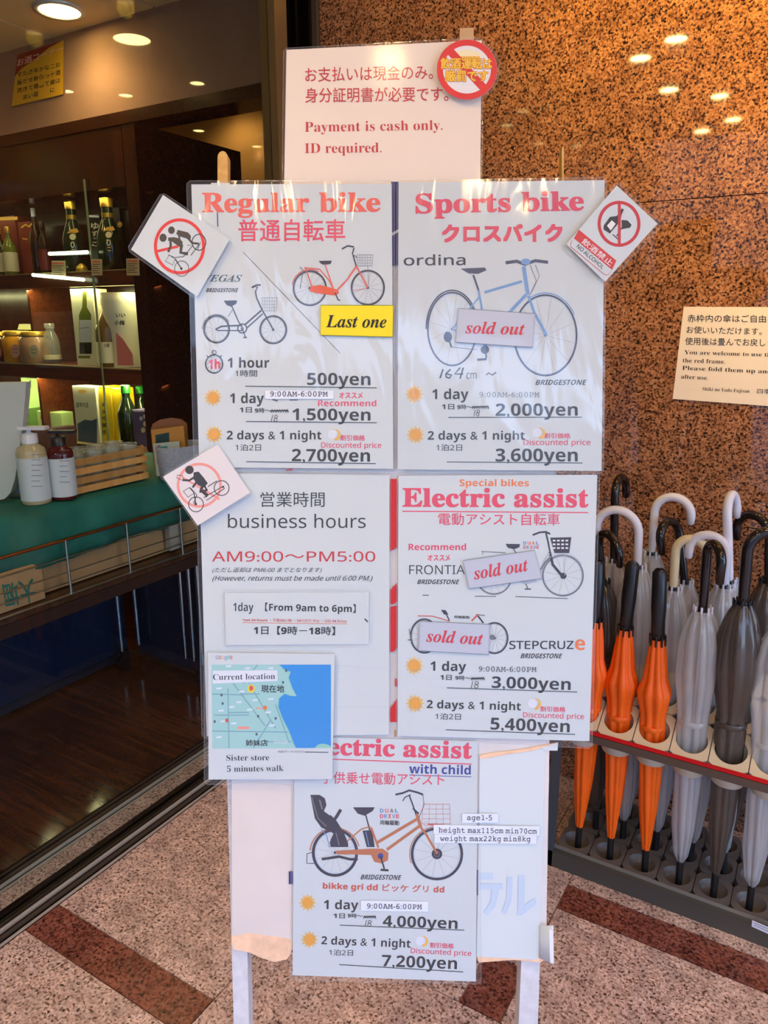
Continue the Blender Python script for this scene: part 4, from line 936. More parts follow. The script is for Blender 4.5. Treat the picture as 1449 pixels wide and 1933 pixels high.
# ================================================================== THE SIGNBOARD STAND
Bd = BOARD
stand = thing('sign_stand', 'white painted wooden A-frame signboard carrying all the rental posters', 'signboard', Bd.at(730, 1933)*1.0)
stand.location.z = 0
mb = MB(); mb.prism([Bd.at(x, y, 0) for x, y in ((437, 1300), (437, 1780), (1030, 1812), (1048, 700), (1068, 470), (408, 470), (420, 900))], Bd.N, .006); obj('panel', mb, M_board, stand)
DN = (Bd.at(460, 1900, 0)-Bd.at(460, 1500, 0)); DN = (Bd.at(448, 1800, 0)-Bd.at(436, 1480, 0))
# legs: from top to the ground
def leg(xt0, xt1, yt, xb0, xb1, yb, th, d, m, name='leg'):
    a, b = Bd.at(xt0, yt, d), Bd.at(xt1, yt, d); c, e = Bd.at(xb1, yb, d), Bd.at(xb0, yb, d)
    # extend to the floor
    k1 = (a.z-.001)/(a.z-e.z); k2 = (b.z-.001)/(b.z-c.z); e = a+(e-a)*k1; c = b+(c-b)*k2
    mb = MB(); mb.prism([a, b, c, e], Bd.N, th); return obj(name, mb, m, stand)
leg(398, 432, 345, 440, 469, 1900, .034, -.007, M_paint)
leg(1046, 1068, 345, 980, 1016, 1900, .034, -.007, M_paint)
for (xc, w, yt) in ((420, 19, 285), (1062, 4, 275)):
    pts = [(xc+w/2, 350), (xc-w/2, 350)]+[(xc-w/2*math.cos(a), yt+12-12*math.sin(a)) for a in [math.pi*i/8 for i in range(9)]]
    mb = MB(); mb.prism([Bd.at(x, y, -.012) for x, y in pts], Bd.N, .018); obj('rounded_leg_top', mb, wood('raw_wood', rgb(180, 130, 60), rgb(214, 170, 100), .4), stand)
# rear frame
up_ = (Bd.at(745, 340)-Bd.at(745, 1400)).normalized(); HR = Bd.at(745, 360, -.03)
for px in (470, 1010):
    top = Bd.at(px, 400, -.058); base = Vector((top.x, top.y, .012))-Bd.N*.40; base.z = .012
    mb = MB(); ax = (top-base)/2; side = RT*.012; mb.obox((top+base)/2, side, ax, ax.cross(side).normalized()*.010); obj('rear_leg', mb, M_paint, stand)
mb = MB(); a = Bd.at(440, 1700, -.026); b = Bd.at(1020, 1725, -.026); mb.obox((a+b)/2, (b-a)/2, Bd.N*.009, up_*.02); obj('cross_rail', mb, M_paint, stand)
# torn lower edges and peeling paper
mb = MB(); mb.prism([Bd.at(*q, .0012) for q in ((436, 1768), (470, 1762), (545, 1772), (552, 1780), (549, 1800), (541, 1811), (517, 1816), (495, 1809), (470, 1798), (440, 1792))], Bd.N, .0011); obj('torn_edge', mb, M_torn, stand)
mb = MB(); mb.prism([Bd.at(*q, .0006) for q in ((437, 1478), (497, 1476), (549, 1484), (551, 1776), (438, 1776))], Bd.N, .0005); obj('old_paper', mb, flat('aged_paper', rgb(216, 206, 204), .6, noise=.04, nscale=10), stand)
mb = MB(); mb.prism([Bd.at(*q, .0016) for q in ((905, 1428), (960, 1420), (1028, 1409), (1025, 1560), (1020, 1740), (1015, 1812), (899, 1806), (903, 1600))], Bd.N, .0012); obj('old_paper', mb, M_paper, stand)
mb = MB(); mb.prism([Bd.at(*q, .0026) for q in ((903, 1427), (930, 1421), (985, 1415), (1052, 1402), (1051, 1406), (1000, 1418), (960, 1424), (908, 1433))], Bd.N, .002); obj('torn_edge', mb, M_torn, stand)
mb = MB(); mb.prism([Bd.at(*q, .0030) for q in ((1022, 1412), (1053, 1402), (1052, 1417), (1029, 1417))], Bd.N, .001); obj('peeling_corner', mb, M_paper, stand)
mb = MB(); mb.prism([Bd.at(*q, .0012) for q in ((898, 1800), (1016, 1806), (1026, 1812), (1020, 1817), (970, 1812), (904, 1817), (902, 1812))], Bd.N, .0011); obj('torn_edge', mb, M_torn, stand)
# hanging cream flap at lower right
vs = []
for y in (1747, 1808):
    for i in range(9):
        q = i/8; x = 1018+q*26; vs.append(Bd.at(x, y+(q*12 if y > 1780 else 0), .002+.012*math.sin(q*math.pi*.5)))
mb = MB(); mb.add(vs, [(i, i+1, i+10, i+9) for i in range(8)], 0, True); o = obj('peeling_flap', mb, M_paper, stand); sm = o.modifiers.new('t', 'SOLIDIFY'); sm.thickness = .001
mb = MB(); mb.prism([Bd.at(*q, .015) for q in ((1036, 1756), (1044, 1756), (1045, 1818), (1038, 1818))], Bd.N, .001); obj('peeling_flap', mb, M_white, stand)
# old printing showing between the sheets
D = Draw(Bd, .0022)
D.poly([(738, 343), (752, 343), (752, 500), (738, 502)], K_navy); D.poly([(737, 441), (753, 432), (753, 437), (737, 447)], K_lgrey)
D.poly([(736, 904), (749, 904), (749, 1033), (736, 1041)], K_sred); D.poly([(736, 1114), (749, 1100), (749, 1136), (741, 1141), (736, 1140)], K_sred)
D.poly([(736, 1146), (749, 1143), (749, 1222), (743, 1230), (736, 1231)], K_sred); D.poly([(745, 1281), (749, 1281), (749, 1296), (745, 1296)], K_sred); D.poly([(736, 1338), (749, 1319), (749, 1363), (736, 1363)], K_sred)
D.poly([(744, 1378), (748, 1378), (748, 1391), (744, 1391)], flat('ink_tan', rgb(180, 140, 100), .7))
D.poly([(545, 1645), (552, 1645), (552, 1669), (545, 1669)], K_navy)
D.poly([(900, 1642), (902, 1642), (902, 1690), (900, 1690)], K_navy)
for q in ([(905, 1648), (930, 1648), (930, 1660), (905, 1660)], [(905, 1668), (948, 1668), (948, 1679), (905, 1679)], [(928, 1679), (941, 1679), (934, 1712), (920, 1728), (912, 1722), (925, 1704)], [(957, 1655), (967, 1655), (965, 1700), (955, 1726), (946, 1722), (956, 1698)], [(978, 1652), (990, 1652), (989, 1709), (1010, 1694), (1012, 1706), (984, 1728), (977, 1728)]): D.poly(q, K_pale)
D.done('old_printing', stand)

# ================================================================== THE POSTERS
d0 = .0012
# ---- payment notice (behind the top posters)
t = sheet('payment_notice', 'cream laminated cash-only notice standing above the posters', 'sign', Bd, -.005, [(540.5, 94), (909, 76), (906, 352), (536, 352)], [(535, 91), (912, 71), (909, 354), (532, 354)], filmmat=M_film3, mat=flat('payment_paper', rgb(238, 220, 208), .65))
TT, D, D2 = at_sheet(t, Bd, -.005)
TT('お支払いは現金のみ。', 576, 155, 817, 149.5, 26, K_dred, 'n', off=.006); TT('身分証明書が必要です。', 576, 193.5, 846, 191, 26, K_dred, 'n', off=.010)
TT('Payment is cash only.', 575, 248.8, 835, 245, 18.5, K_dred, 's'); TT('ID required.', 575, 289, 720, 287.5, 18.5, K_dred, 's')
# ---- round drink-driving sticker
dB = .003
circ = lambda cx, cy, rx, ry, n=40: [(cx+rx*math.cos(2*math.pi*i/n), cy+ry*math.sin(2*math.pi*i/n)) for i in range(n)]
t = sheet('round_sticker', 'round red and white drink-driving warning sticker on the payment notice', 'sticker', Bd, dB, circ(881, 131.3, 57, 57), circ(882, 131, 61, 61), mat=K_white, filmmat=M_film3)
TT, D, D2 = at_sheet(t, Bd, dB)
D.ring(881, 131.3, 51, 51, 11.5, K_vred, n=48)
D.disc(881, 104, 26, 10, flat('ink_cream', rgb(246, 230, 190), .6)); D.poly([(858, 106), (905, 106), (908, 118), (856, 118)], flat('ink_amber', rgb(246, 190, 70), .6))
D.line([(845, 92), (918, 172)], 15, K_vred)
D.done('printed_ring', t)
O1 = flat('ink_dark_orange', rgb(200, 80, 20), .6); Y1 = flat('ink_bright_yellow', rgb(255, 206, 40), .6)
for m, o, dd in ((O1, .10, 0), (Y1, .03, .0002)):
    T(t, Bd, dB+DT+dd, '飲酒運転は', 831.5, 130, 928, 130, 19.5, m, 'b', off=o); T(t, Bd, dB+DT+dd, '厳罰です', 840, 153.5, 920.5, 153.5, 19.5, m, 'b', off=o)
# tab above it
mb = MB(); mb.prism([Bd.at(*q, .001) for q in ((867.5, 53), (893.5, 52), (894, 84), (867.5, 84))], Bd.N, .0008); o = obj('tape_tab', mb, flat('tape_tan', rgb(190, 150, 110), .4), stand)

# ---- child poster (lowest)
dC = .0034
t = sheet('child_bike_poster', 'laminated poster for the orange electric bicycle with child seat, lowest on the stand', 'poster', Bd, dC, [(556, 1390), (901, 1399), (898, 1853), (552, 1841)], [(552, 1388), (903, 1396), (908, 1858), (547, 1850)])
TT, D, D2 = at_sheet(t, Bd, dC)
TT('Electric assist', 567, 1423, 889.5, 1431.5, 31, K_pink, 'S', off=.022)
D.line([(567, 1431), (890, 1442.5)], 2, K_pink); TT('with child', 772, 1459.6, 888, 1462.2, 16.5, K_blue, 'b', off=.004); D.line([(772, 1463), (889, 1466.5)], 1.3, K_blue)
TT('子供乗せ電動アシスト', 606, 1479, 838, 1483, 21.5, K_pink, 'n', off=.006)
# bicycle
rw, fw_ = (632, 1609.5), (824.4, 1612)
wheel(D, rw, 41, 43, K_dkt, 5.5, rim=K_pale); wheel(D, fw_, 47, 47.5, K_dkt, 5, rim=K_pale)
D.ring(rw[0], rw[1], 47, 46.5, 2.2, K_copper, 185, 345, 20); D.ring(fw_[0], fw_[1], 51.5, 51.5, 1.6, K_copper, 160, 300, 20)
D.disc(*fw_, 10, 10, K_dkt); D.ring(*fw_, 5, 5, 1, K_grey)
D.poly([(585.6, 1500.5), (603, 1500.5), (613, 1507), (616, 1520), (611, 1531), (634, 1548), (648, 1570), (657, 1592), (657, 1599), (624, 1599), (622, 1590), (629, 1573), (606, 1562), (594, 1545)], K_dkt)
D.line([(588, 1504), (600, 1545), (616, 1560)], 2, K_grey); D.line([(603, 1510), (608, 1528)], 3, K_grey); D.line([(627, 1553), (636, 1540), (643, 1528)], 6, K_dkt); D.line([(622, 1540), (630, 1548)], 5, K_dkt); D.line([(634, 1572), (640, 1596)], 2, K_grey)
D.line([(606, 1565), (616, 1577), (622, 1600)], 1.6, K_steel); D.poly([(666, 1524), (707, 1524), (703, 1531), (688, 1540), (675, 1536)], K_dkt)
D.line([(690, 1538), (701, 1580)], 2.6, K_dkt); D.line([(655, 1588), (682, 1565), (699, 1560)], 2.4, K_copper); D.poly([(684, 1568), (702, 1567), (707, 1599), (692, 1599)], K_dkt); D.line([(690, 1570), (696, 1597)], 1.5, K_steel)
D.line([(711, 1591), (789, 1545)], 5.5, K_copper); D.line([(730, 1604), (792, 1559)], 5.5, K_copper)
D.line([(700, 1562), (714, 1600)], 4, K_copper); D.line([(786, 1536), (794, 1562)], 6, K_copper); D.line([(794, 1562), (804, 1575), (825, 1612)], 4.2, K_copper)
D.poly([(633, 1606), (665, 1604), (700, 1602), (722, 1602), (733, 1610), (732, 1624), (720, 1630), (706, 1627), (700, 1614), (664, 1613), (636, 1613)], K_copper)
D.disc(718, 1616, 5.5, 5.5, K_blue); D.line([(718, 1616), (725, 1640)], 3, K_black); D.line([(718, 1642), (733, 1643)], 4, K_black)
D.line([(785, 1537), (779, 1520), (772, 1501)], 2.6, K_dkt); D.line([(746, 1500), (760, 1497), (772, 1492), (788, 1496), (798, 1500)], 3.6, K_dkt); D.line([(760, 1512), (764, 1505), (775, 1500)], 2, K_dkt); D.line([(798, 1500), (800, 1520), (790, 1545)], 1, K_dkt); D.line([(779, 1526), (790, 1536)], 3, K_black)
basket(D, 798, 1518, 848, 1555, K_brick, .7, -2, 4, 4); D.line([(800, 1556), (838, 1558)], 3, K_brick)
D.line([(592, 1608), (579, 1612), (579, 1630), (592, 1630)], 1.5, K_dkt); D.line([(607, 1622), (640, 1617), (660, 1622), (675, 1622)], 5, K_dkt); D.disc(804, 1556, 3, 6, K_lgrey)
sun(D, 580.5, 1704, 10); sun(D, 584, 1774, 10); moon(D, 802, 1777, 10)
D.line([(641, 1746.5), (876, 1756)], 1.4, K_black); D.line([(640, 1821), (874, 1834.8)], 1.4, K_black); scribble(D, 686, 1727, 709, 1735); hand18(D, 688.5, 702, 1749, 12)
D.done('printed_bicycle', t)
for i, (ch, c) in enumerate(zip('DUAL', (K_steel, K_coral, K_grey, K_steel))): TT(ch, 717+i*9.4, 1534, 723.5+i*9.4, 1534, 7.5, c, 'b', off=.004)
for i, (ch, c) in enumerate(zip('DRIVE', (K_pink, K_steel, K_coral, K_steel, K_pink))): TT(ch, 717+i*7.6, 1544.5, 723+i*7.6, 1544.5, 7.5, c, 'b', off=.004)
TT('両輪駆動', 717, 1557, 753, 1558, 8.5, K_black, 'b'); TT('BRIDGESTONE', 680, 1660, 757.5, 1661, 9, K_black, 'j')
TT('bikke gri dd ビッケ グリ dd', 609, 1678.5, 838, 1686, 13, K_brick, 'b')
TT('1 day', 611, 1716, 676, 1717, 17, K_black); TT('1日', 629.5, 1733.5, 650.5, 1733.8, 9.5, K_black, 'b'); TT('9時〜', 656, 1732.5, 684, 1733.5, 8, K_black, 'b')
TT('4,000yen', 722, 1748.5, 863, 1753.5, 20.5, K_black, 'b'); TT('2 days & 1 night', 606, 1782.3, 774.5, 1789, 15, K_black, 'b'); TT('1泊2日', 621, 1803.4, 666, 1804.5, 11, K_black, 'n', off=.006)
TT('割引価格', 811, 1789, 856, 1791, 9.5, K_pink, 'b'); TT('Discounted price', 775, 1799, 889, 1804.6, 9.5, K_pink, 'n', off=.01); TT('7,200yen', 720, 1824, 862, 1829.5, 21.5, K_black, 'b')
def strip(root_label, pts, d, name='paper_strip', txt=None):
    t = sheet(name, root_label, 'label', Bd, d, pts, mat=K_purp, group='small stuck-on paper strips'); return t
s = strip('white opening-hours strip stuck on the lowest poster', [(681, 1700), (808, 1702), (808, 1721), (681, 1719)], dC+.0018); T(s, Bd, dC+.0022, '9:00AM-6:00PM', 692.6, 1715, 796, 1716.6, 9, K_black, 'M')
s = strip('white age-limit strip beside the bicycle basket', [(872, 1536), (940, 1536), (940, 1553), (872, 1553)], dC+.0018); T(s, Bd, dC+.0022, 'age1-5', 881, 1548, 928, 1548.5, 9, K_black, 'M')
s = strip('white child-height strip over the front wheel', [(818, 1557), (1018, 1560), (1018, 1577), (818, 1574)], dC+.0018); T(s, Bd, dC+.0022, 'height max115cm min70cm', 828, 1571.5, 1013, 1574, 9, K_black, 'M')
s = strip('white child-weight strip under the height strip', [(820, 1574.5), (1012, 1577.5), (1012, 1593), (820, 1591)], dC+.0018); T(s, Bd, dC+.0022, 'weight max22kg min8kg', 830, 1587.5, 1001, 1588.6, 9, K_black, 'M')

# ---- business hours and electric assist
dM = .0062
t = sheet('business_hours_poster', 'white laminated business hours poster in the left middle of the stand', 'poster', Bd, dM, [(376, 893), (735, 897), (734, 1387), (390, 1390)], [(370, 886), (737.5, 890), (736, 1391), (381, 1394)])
TT, D, D2 = at_sheet(t, Bd, dM)
TT('営業時間', 491.5, 957, 612.5, 957, 27, K_black, 'n'); TT('business hours', 430, 996.5, 690, 996.5, 25, K_black, 'n')
TT('AM9:00～PM5:00', 400, 1062, 708, 1062, 23, K_dred, 'i', shear=0); TT('(ただし返却は PM6:00 までとなります)', 400.6, 1080.5, 607, 1080.5, 9, K_black, 'i', off=.002)
TT('(However, returns must be made until 6:00 PM.)', 400.6, 1096, 703, 1096, 9, K_black, 'i', off=.006)
D.line([(660, 1283), (634, 1281)], .5, K_lgrey); D.line([(634, 1256), (733, 1262)], .8, K_lgrey); D.line([(634, 1335), (733, 1335)], .8, K_lgrey); D.line([(540, 888), (552, 886)], 3, K_dred); D.done('printed_lines', t)
s = sheet('day_hours_strip', 'white laminated strip giving the nine to six day hours', 'label', Bd, dM+.0016, [(424, 1119), (696, 1118), (696, 1216), (426, 1218)], [(418, 1114), (702, 1113), (702, 1222), (421, 1223)])
z = dM+.0016+DT
T(s, Bd, z, '1day', 440, 1153.5, 478, 1154, 15.5, K_black, 'b', off=-.008); T(s, Bd, z, '【From 9am to 6pm】', 500, 1153.8, 671, 1157, 15.5, K_black, 'b', off=.004)
T(s, Bd, z, '*not 24 hours ・不是24小時 ・24시간이 아님 ・ไม่ใช่ 24 ชั่วโมง', 457, 1173, 654, 1175.5, 5.6, K_brick, 'b', off=.01); T(s, Bd, z, '1日【9時－18時】', 479, 1197.5, 632, 1199, 15, K_black, 'b')
D = Draw(Bd, z); D.line([(457, 1175.5), (655, 1177.5)], 1, K_orange); D.line([(688, 1168), (694, 1174)], 2.5, K_black); D.done('printed_lines', s)

t = sheet('electric_bike_poster', 'laminated electric assist poster in the right middle of the stand', 'poster', Bd, dM, [(752, 898), (1127, 896), (1112, 1399), (750, 1389)], [(749, 893), (1132, 890), (1117, 1413), (747, 1393)])
TT, D, D2 = at_sheet(t, Bd, dM)
TT('Special bikes', 867, 917.6, 998, 918, 12.5, K_orange, 'b'); TT('Electric assist', 760, 956, 1109.5, 957, 34, K_pink, 'S', off=.022); D.line([(759, 965), (1110, 967.7)], 2, K_pink)
TT('電動アシスト自転車', 827, 991, 1056, 992, 21.5, K_pink, 'n', off=.008); TT('Recommend', 771, 1038.5, 879.5, 1038.5, 12, K_pink, 'b'); TT('オススメ', 807, 1059, 849, 1059, 12, K_pink, 'B'); TT('FRONTIA', 772, 1084, 877, 1084, 17, K_black, 'n', off=-.004)
TT('BRIDGESTONE', 787, 1102.5, 867, 1102.7, 8.5, K_black, 'j')
for i, (ch, c) in enumerate(zip('DUAL', (K_steel, K_coral, K_orange, K_steel))): TT(ch, 987.5+i*8, 1028, 993+i*8, 1028, 6, c, 'b', off=.004)
for i, (ch, c) in enumerate(zip('DRIVE', (K_pink, K_steel, K_coral, K_steel, K_pink))): TT(ch, 987.5+i*6.2, 1036, 992.4+i*6.2, 1036, 6, c, 'b', off=.004)
# white electric bicycle (mostly behind its tag)
W1 = flat('ink_silver', rgb(176, 184, 200), .6)
wheel(D, (932, 1089), 33, 33, K_grey, 2.2); wheel(D, (1062, 1086.5), 38, 38, K_grey, 3.2, rim=K_pale); D.ring(1062, 1086.5, 41, 41, 2, W1, 190, 330, 20)
D.line([(1037, 1042), (1043, 1066), (1063, 1090)], 5, K_dkt); D.disc(1063, 1087, 6, 6, K_dkt); D.line([(1036, 1044), (1026, 1060), (1018, 1088)], 4, W1); D.line([(1040, 1050), (1028, 1062), (1020, 1075)], 3.5, K_grey)
D.line([(1005, 1010), (1018, 1005), (1030, 1004), (1038, 1008)], 3.4, K_dkt); D.line([(1030, 1006), (1034, 1022), (1038, 1044)], 3, K_dkt)
D.poly([(1038, 1015), (1078, 1014), (1074, 1044), (1046, 1044)], K_dkt)
for j in range(3):
    for i in range(4): D.poly([(1043+i*8, 1019+j*7), (1048+i*8, 1019+j*7), (1048+i*8, 1022+j*7), (1043+i*8, 1022+j*7)], K_white)
D.line([(1066, 1046), (1064, 1064), (1066, 1086)], 1.4, W1)
D.poly([(954, 1026.5), (981, 1027), (980, 1033), (970, 1037), (958, 1034)], K_dkt); D.line([(968, 1036), (974, 1044)], 2.5, K_grey); D.line([(908, 1041), (954, 1043.5)], 1.6, K_grey); D.line([(912, 1041), (910, 1047)], 1.2, K_grey)
D.poly([(980, 1098), (1010, 1091), (1014, 1098), (990, 1104)], W1); D.line([(992, 1102), (996, 1112)], 2.4, K_grey); D.line([(990, 1112), (1002, 1112)], 2, K_dkt)
D.line([(797, 1123.4), (809, 1123.6)], 1.4, K_black); D.line([(896, 1125.5), (936, 1126)], 1.2, K_black); D.line([(972, 1126), (1071, 1130)], 1.2, K_black)
# red small electric bicycle
wheel(D, (800.7, 1200.6), 26, 32, K_dkt, 2.6); wheel(D, (933, 1204.5), 25, 29, K_dkt, 2.6)
D.line([(788, 1162.5), (815, 1163), (834, 1168), (848, 1173)], 1.8, K_brick); D.poly([(832, 1151), (841, 1152), (846, 1160), (838, 1160)], K_dkt); D.line([(842, 1159), (848, 1172)], 2.2, K_dkt)
D.line([(856, 1164.5), (885, 1166)], 0.5, K_grey); D.line([(890, 1172), (898, 1164), (904, 1160)], 3, K_brick); D.line([(898, 1160), (915, 1162)], 2, K_grey); D.line([(902, 1163), (912, 1176)], 3, K_dkt); D.disc(929, 1203, 5, 5, K_grey); D.line([(772, 1187), (776, 1212)], 1.6, K_grey); D.line([(769, 1208), (778, 1208)], 1.6, K_dkt)
sun(D, 781.5, 1256.8); sun(D, 783.5, 1328); moon(D, 1014, 1329, 11)
D.line([(843, 1298.4), (1089, 1306.3)], 1.4, K_black); D.line([(841, 1377.6), (1085, 1386.4)], 1.4, K_black); scribble(D, 889, 1277, 914, 1285); hand18(D, 889, 904.6, 1299, 13)
D.done('printed_bicycles', t)
TT('両輪駆動', 857, 1167, 886, 1168, 5, K_black, 'b')
TT('STEPCRUZ', 961, 1225, 1082, 1225, 15, K_black, 'n', off=.016); TT('e', 1085, 1227, 1104, 1227, 26, K_orange, 'b'); TT('BRIDGESTONE', 982, 1242.5, 1061, 1242.8, 9, K_black, 'j')
TT('1 day', 812, 1266, 879.5, 1267, 17.5, K_black); TT('1日', 831, 1283.5, 852, 1284, 10, K_black, 'b'); TT('9時〜', 859, 1283.5, 888, 1284.5, 8, K_black, 'b')
TT('9:00AM-6:00PM', 903.5, 1267.5, 1012.4, 1268.5, 9, K_black, 'M'); TT('3,000yen', 927.5, 1298.4, 1076.6, 1302.5, 21.5, K_black)
TT('2 days & 1 night', 805, 1336.6, 982.7, 1341, 15, K_black); TT('1泊2日', 821.5, 1358, 869.5, 1359, 11.5, K_black, 'n', off=.006); TT('割引価格', 1019.5, 1343, 1066.7, 1344.5, 9.5, K_pink, 'b'); TT('Discounted price', 987, 1354, 1102, 1357.5, 9.5, K_pink, 'n', off=.01); TT('5,400yen', 925.3, 1377, 1074.7, 1382.5, 22.5, K_black)

# ---- regular and sports bike posters
dT = .0090
t = sheet('regular_bike_poster', 'laminated regular bike poster at the upper left of the stand', 'poster', Bd, dT, [(361, 348), (739, 347), (742, 885), (376, 882)], [(352, 341), (744, 341), (746, 893), (366, 888)], filmmat=M_film2)
TT, D, D2 = at_sheet(t, Bd, dT)
TT('Regular', 382, 400, 583, 399.5, 35.5, K_coral, 'S', off=.018, label='coral red'); TT('bike', 603, 399.5, 717, 399, 35.5, K_coral, 'S', off=.018); TT('普通自転車', 450, 455.5, 651, 455, 39, K_pink, 'b', off=.016)
TT('VEGAS', 385, 531.5, 457, 531.5, 12.5, K_teal, 'I', shear=.2); TT('BRIDGESTONE', 389, 551.5, 449.5, 551.5, 7.5, K_black, 'j')
D.line([(459, 476), (642, 667)], 1, K_black)
# small black bicycle
wheel(D, (408.6, 621.5), 24, 25.5, K_dkt, 3); wheel(D, (515.5, 622.5), 25, 26, K_dkt, 3); D.ring(408.6, 621.5, 27, 28, 1.6, K_grey, 180, 330, 18)
D.line([(484, 562), (494, 584), (515.5, 622)], 2.6, K_dkt); D.line([(493, 586), (462, 613)], 3, K_dkt); D.line([(496, 592), (466, 619)], 2.4, K_dkt); D.line([(437, 577), (450, 607), (457, 618)], 2.2, K_dkt); D.line([(430, 598), (440, 583)], 1.4, K_grey)
D.line([(408, 621), (418, 616), (457, 614)], 3, K_dkt); D.line([(410, 624), (457, 624)], 2, K_dkt); D.ring(457, 620, 8.5, 8.5, 2.4, K_dkt); D.disc(457, 620, 3, 3, K_grey); D.line([(457, 620), (463, 636)], 2, K_dkt); D.line([(459, 637), (466, 637)], 2.4, K_dkt)
D.poly([(422, 567.5), (447, 567), (446, 573), (436, 579), (428, 576)], K_dkt); D.line([(484, 562), (482, 550), (486, 542), (478, 540)], 2.4, K_dkt); D.line([(475, 543), (484, 538), (492, 538)], 3, K_dkt); basket(D, 494, 562, 523, 587, K_grey, .7, 2)
# red bicycle
R1 = flat('ink_salmon_red', rgb(222, 96, 84), .6)
wheel(D, (584.5, 544), 31, 32.5, K_dkt, 2.6); wheel(D, (694, 543), 31, 32.5, K_dkt, 2.6); D.ring(584.5, 544, 34, 35.5, 1.8, R1, 190, 300, 18)
D.line([(574, 505), (603, 508), (620, 528), (632, 552)], 2.2, R1); D.line([(566, 504), (572, 510), (566, 545)], 1.6, K_grey); D.line([(576, 505), (590, 545)], 2.2, R1)
D.poly([(586, 540), (605, 538), (635, 546), (640, 552), (634, 558), (600, 554), (584, 550)], ink('chain_orange', 226, 84, 40)); D.line([(632, 552), (655, 528), (672, 503)], 3.4, R1); D.line([(671, 500), (680, 516), (694, 543)], 3, R1)
D.poly([(601, 492.5), (626, 492), (624, 498), (612, 500), (606, 498)], K_dkt); D.line([(613, 498), (624, 530), (632, 552)], 2, R1); D.line([(672, 502), (665, 478), (668, 468)], 2.4, K_dkt); D.line([(645, 470), (656, 464), (668, 466)], 2.8, K_dkt); D.line([(665, 480), (674, 486)], 2, K_grey); basket(D, 673, 481, 704, 502, K_grey, .7, 2); D.line([(632, 552), (638, 566), (642, 567)], 2.2, K_dkt); D.line([(694, 502), (695, 543)], .8, K_grey); D.line([(662, 549), (693, 544)], .8, R1)
# stopwatch, suns, moon, lines
D.ring(404, 687, 16, 17, 2.4, K_dkt); D.ring(404, 665, 4, 3.5, 1.4, K_dkt, n=14); D.line([(390, 671), (394, 675)], 2, K_dkt); D.line([(418, 671), (414, 675)], 2, K_dkt)
for i in range(12): a = math.pi*i/6; D.disc(404+12.5*math.cos(a), 687+13.5*math.sin(a), .8, .8, K_dkt, 6)
sun(D, 402, 750.5, 10); sun(D, 404, 820, 10); moon(D, 636, 821, 11)
D.line([(463, 729), (711, 732)], 1.4, K_black); D.line([(464, 795.5), (711, 798)], 1.4, K_black); D.line([(464.5, 871.5), (709, 875)], 1.4, K_black)
scribble(D, 511, 771, 544, 780); hand18(D, 511.5, 525, 796, 13); D.line([(514, 754), (524, 757)], 2, K_black); D.line([(546, 755), (562, 755)], 1.4, K_black)
D.line([(410, 401), (411, 428)], 1.6, K_dkt); D.line([(416, 477), (404, 493)], 1.6, K_grey)
D.done('printed_bicycles', t)
TT('1h', 394, 696, 415, 696, 17, K_pink, 'b', off=.03); TT('1 hour', 429.5, 694, 508, 694, 18.5, K_black); TT('1時間', 444, 711, 485, 711, 12, K_black, 'n', off=.006); TT('500yen', 579.5, 726.5, 699, 727, 22.5, K_black)
TT('1 day', 434, 761, 498, 761, 18.5, K_black); TT('オススメ', 640, 752.5, 684, 752.5, 12, K_pink, 'B'); TT('Recommend', 600, 766.5, 710, 767, 11.5, K_pink, 'b', off=-.006); TT('1日', 452.5, 779, 475, 779, 10.5, K_black, 'b'); TT('9時～', 481, 779.5, 511, 779.5, 9, K_black, 'b')
TT('1,500yen', 551.5, 793, 699, 794, 22, K_black); TT('2 days & 1 night', 427.7, 829.5, 606.5, 829.5, 16, K_black); TT('割引価格', 642, 831.5, 688.5, 832, 10, K_pink, 'b'); TT('Discounted price', 606, 845, 719.5, 845.5, 10, K_pink, 'n', off=.01); TT('1泊2日', 444.5, 851, 492.5, 851, 12, K_black, 'n', off=.006); TT('2,700yen', 550.5, 870.5, 698, 871.5, 23, K_black)
s = strip('white opening-hours strip on the regular bike poster', [(500, 737), (629, 737), (629, 753), (500, 753)], dT+.0018); T(s, Bd, dT+.0022, '9:00AM-6:00PM', 510, 748.3, 618.5, 748.3, 9, K_black, 'M')
s = sheet('last_one_tag', 'yellow tag with black italic lettering on the regular bike poster', 'tag', Bd, dT+.003, [(604.5, 575.5), (742.5, 576), (741, 636.5), (604.5, 633)], mat=flat('yellow_card', rgb(234, 214, 10), .5)); T(s, Bd, dT+.003+DT, 'Last one', 615, 617.5, 729, 618.5, 22.5, K_black, 'I')
D = Draw(Bd, dT+.0033); D.line([(605, 576), (742, 576.5), (740.6, 636), (605, 632.6)], 1, flat('ink_olive', rgb(120, 110, 20), .6), True); D.done('tag_border', s)

t = sheet('sports_bike_poster', 'laminated sports bike poster at the upper right of the stand', 'poster', Bd, dT, [(752, 345), (1141, 340), (1135, 889), (750, 886)], [(749, 341), (1145, 334), (1139, 894), (747, 891)], filmmat=M_film4)
TT, D, D2 = at_sheet(t, Bd, dT)
TT('Sports bike', 785, 402, 1101, 396.5, 35.5, K_pink, 'S', off=.022); TT('クロスバイク', 835, 457.5, 1060, 456.5, 32, K_pink, 'B', off=.075); TT('ordina', 762, 501, 878, 500, 19, K_dkt, 'n', off=.012)
SB = flat('ink_bike_blue', rgb(112, 158, 212), .6); SD = flat('ink_bike_dark', rgb(62, 74, 104), .6)
wheel(D, (853, 621), 46, 69, SD, 3, rim=K_pale); wheel(D, (1029, 633), 59, 76, SD, 3.4, rim=K_pale); D.ring(853, 621, 49, 73, 2.6, SD, 180, 330, 24); D.ring(1029, 633, 63, 80, 2, SB, 240, 330, 24)
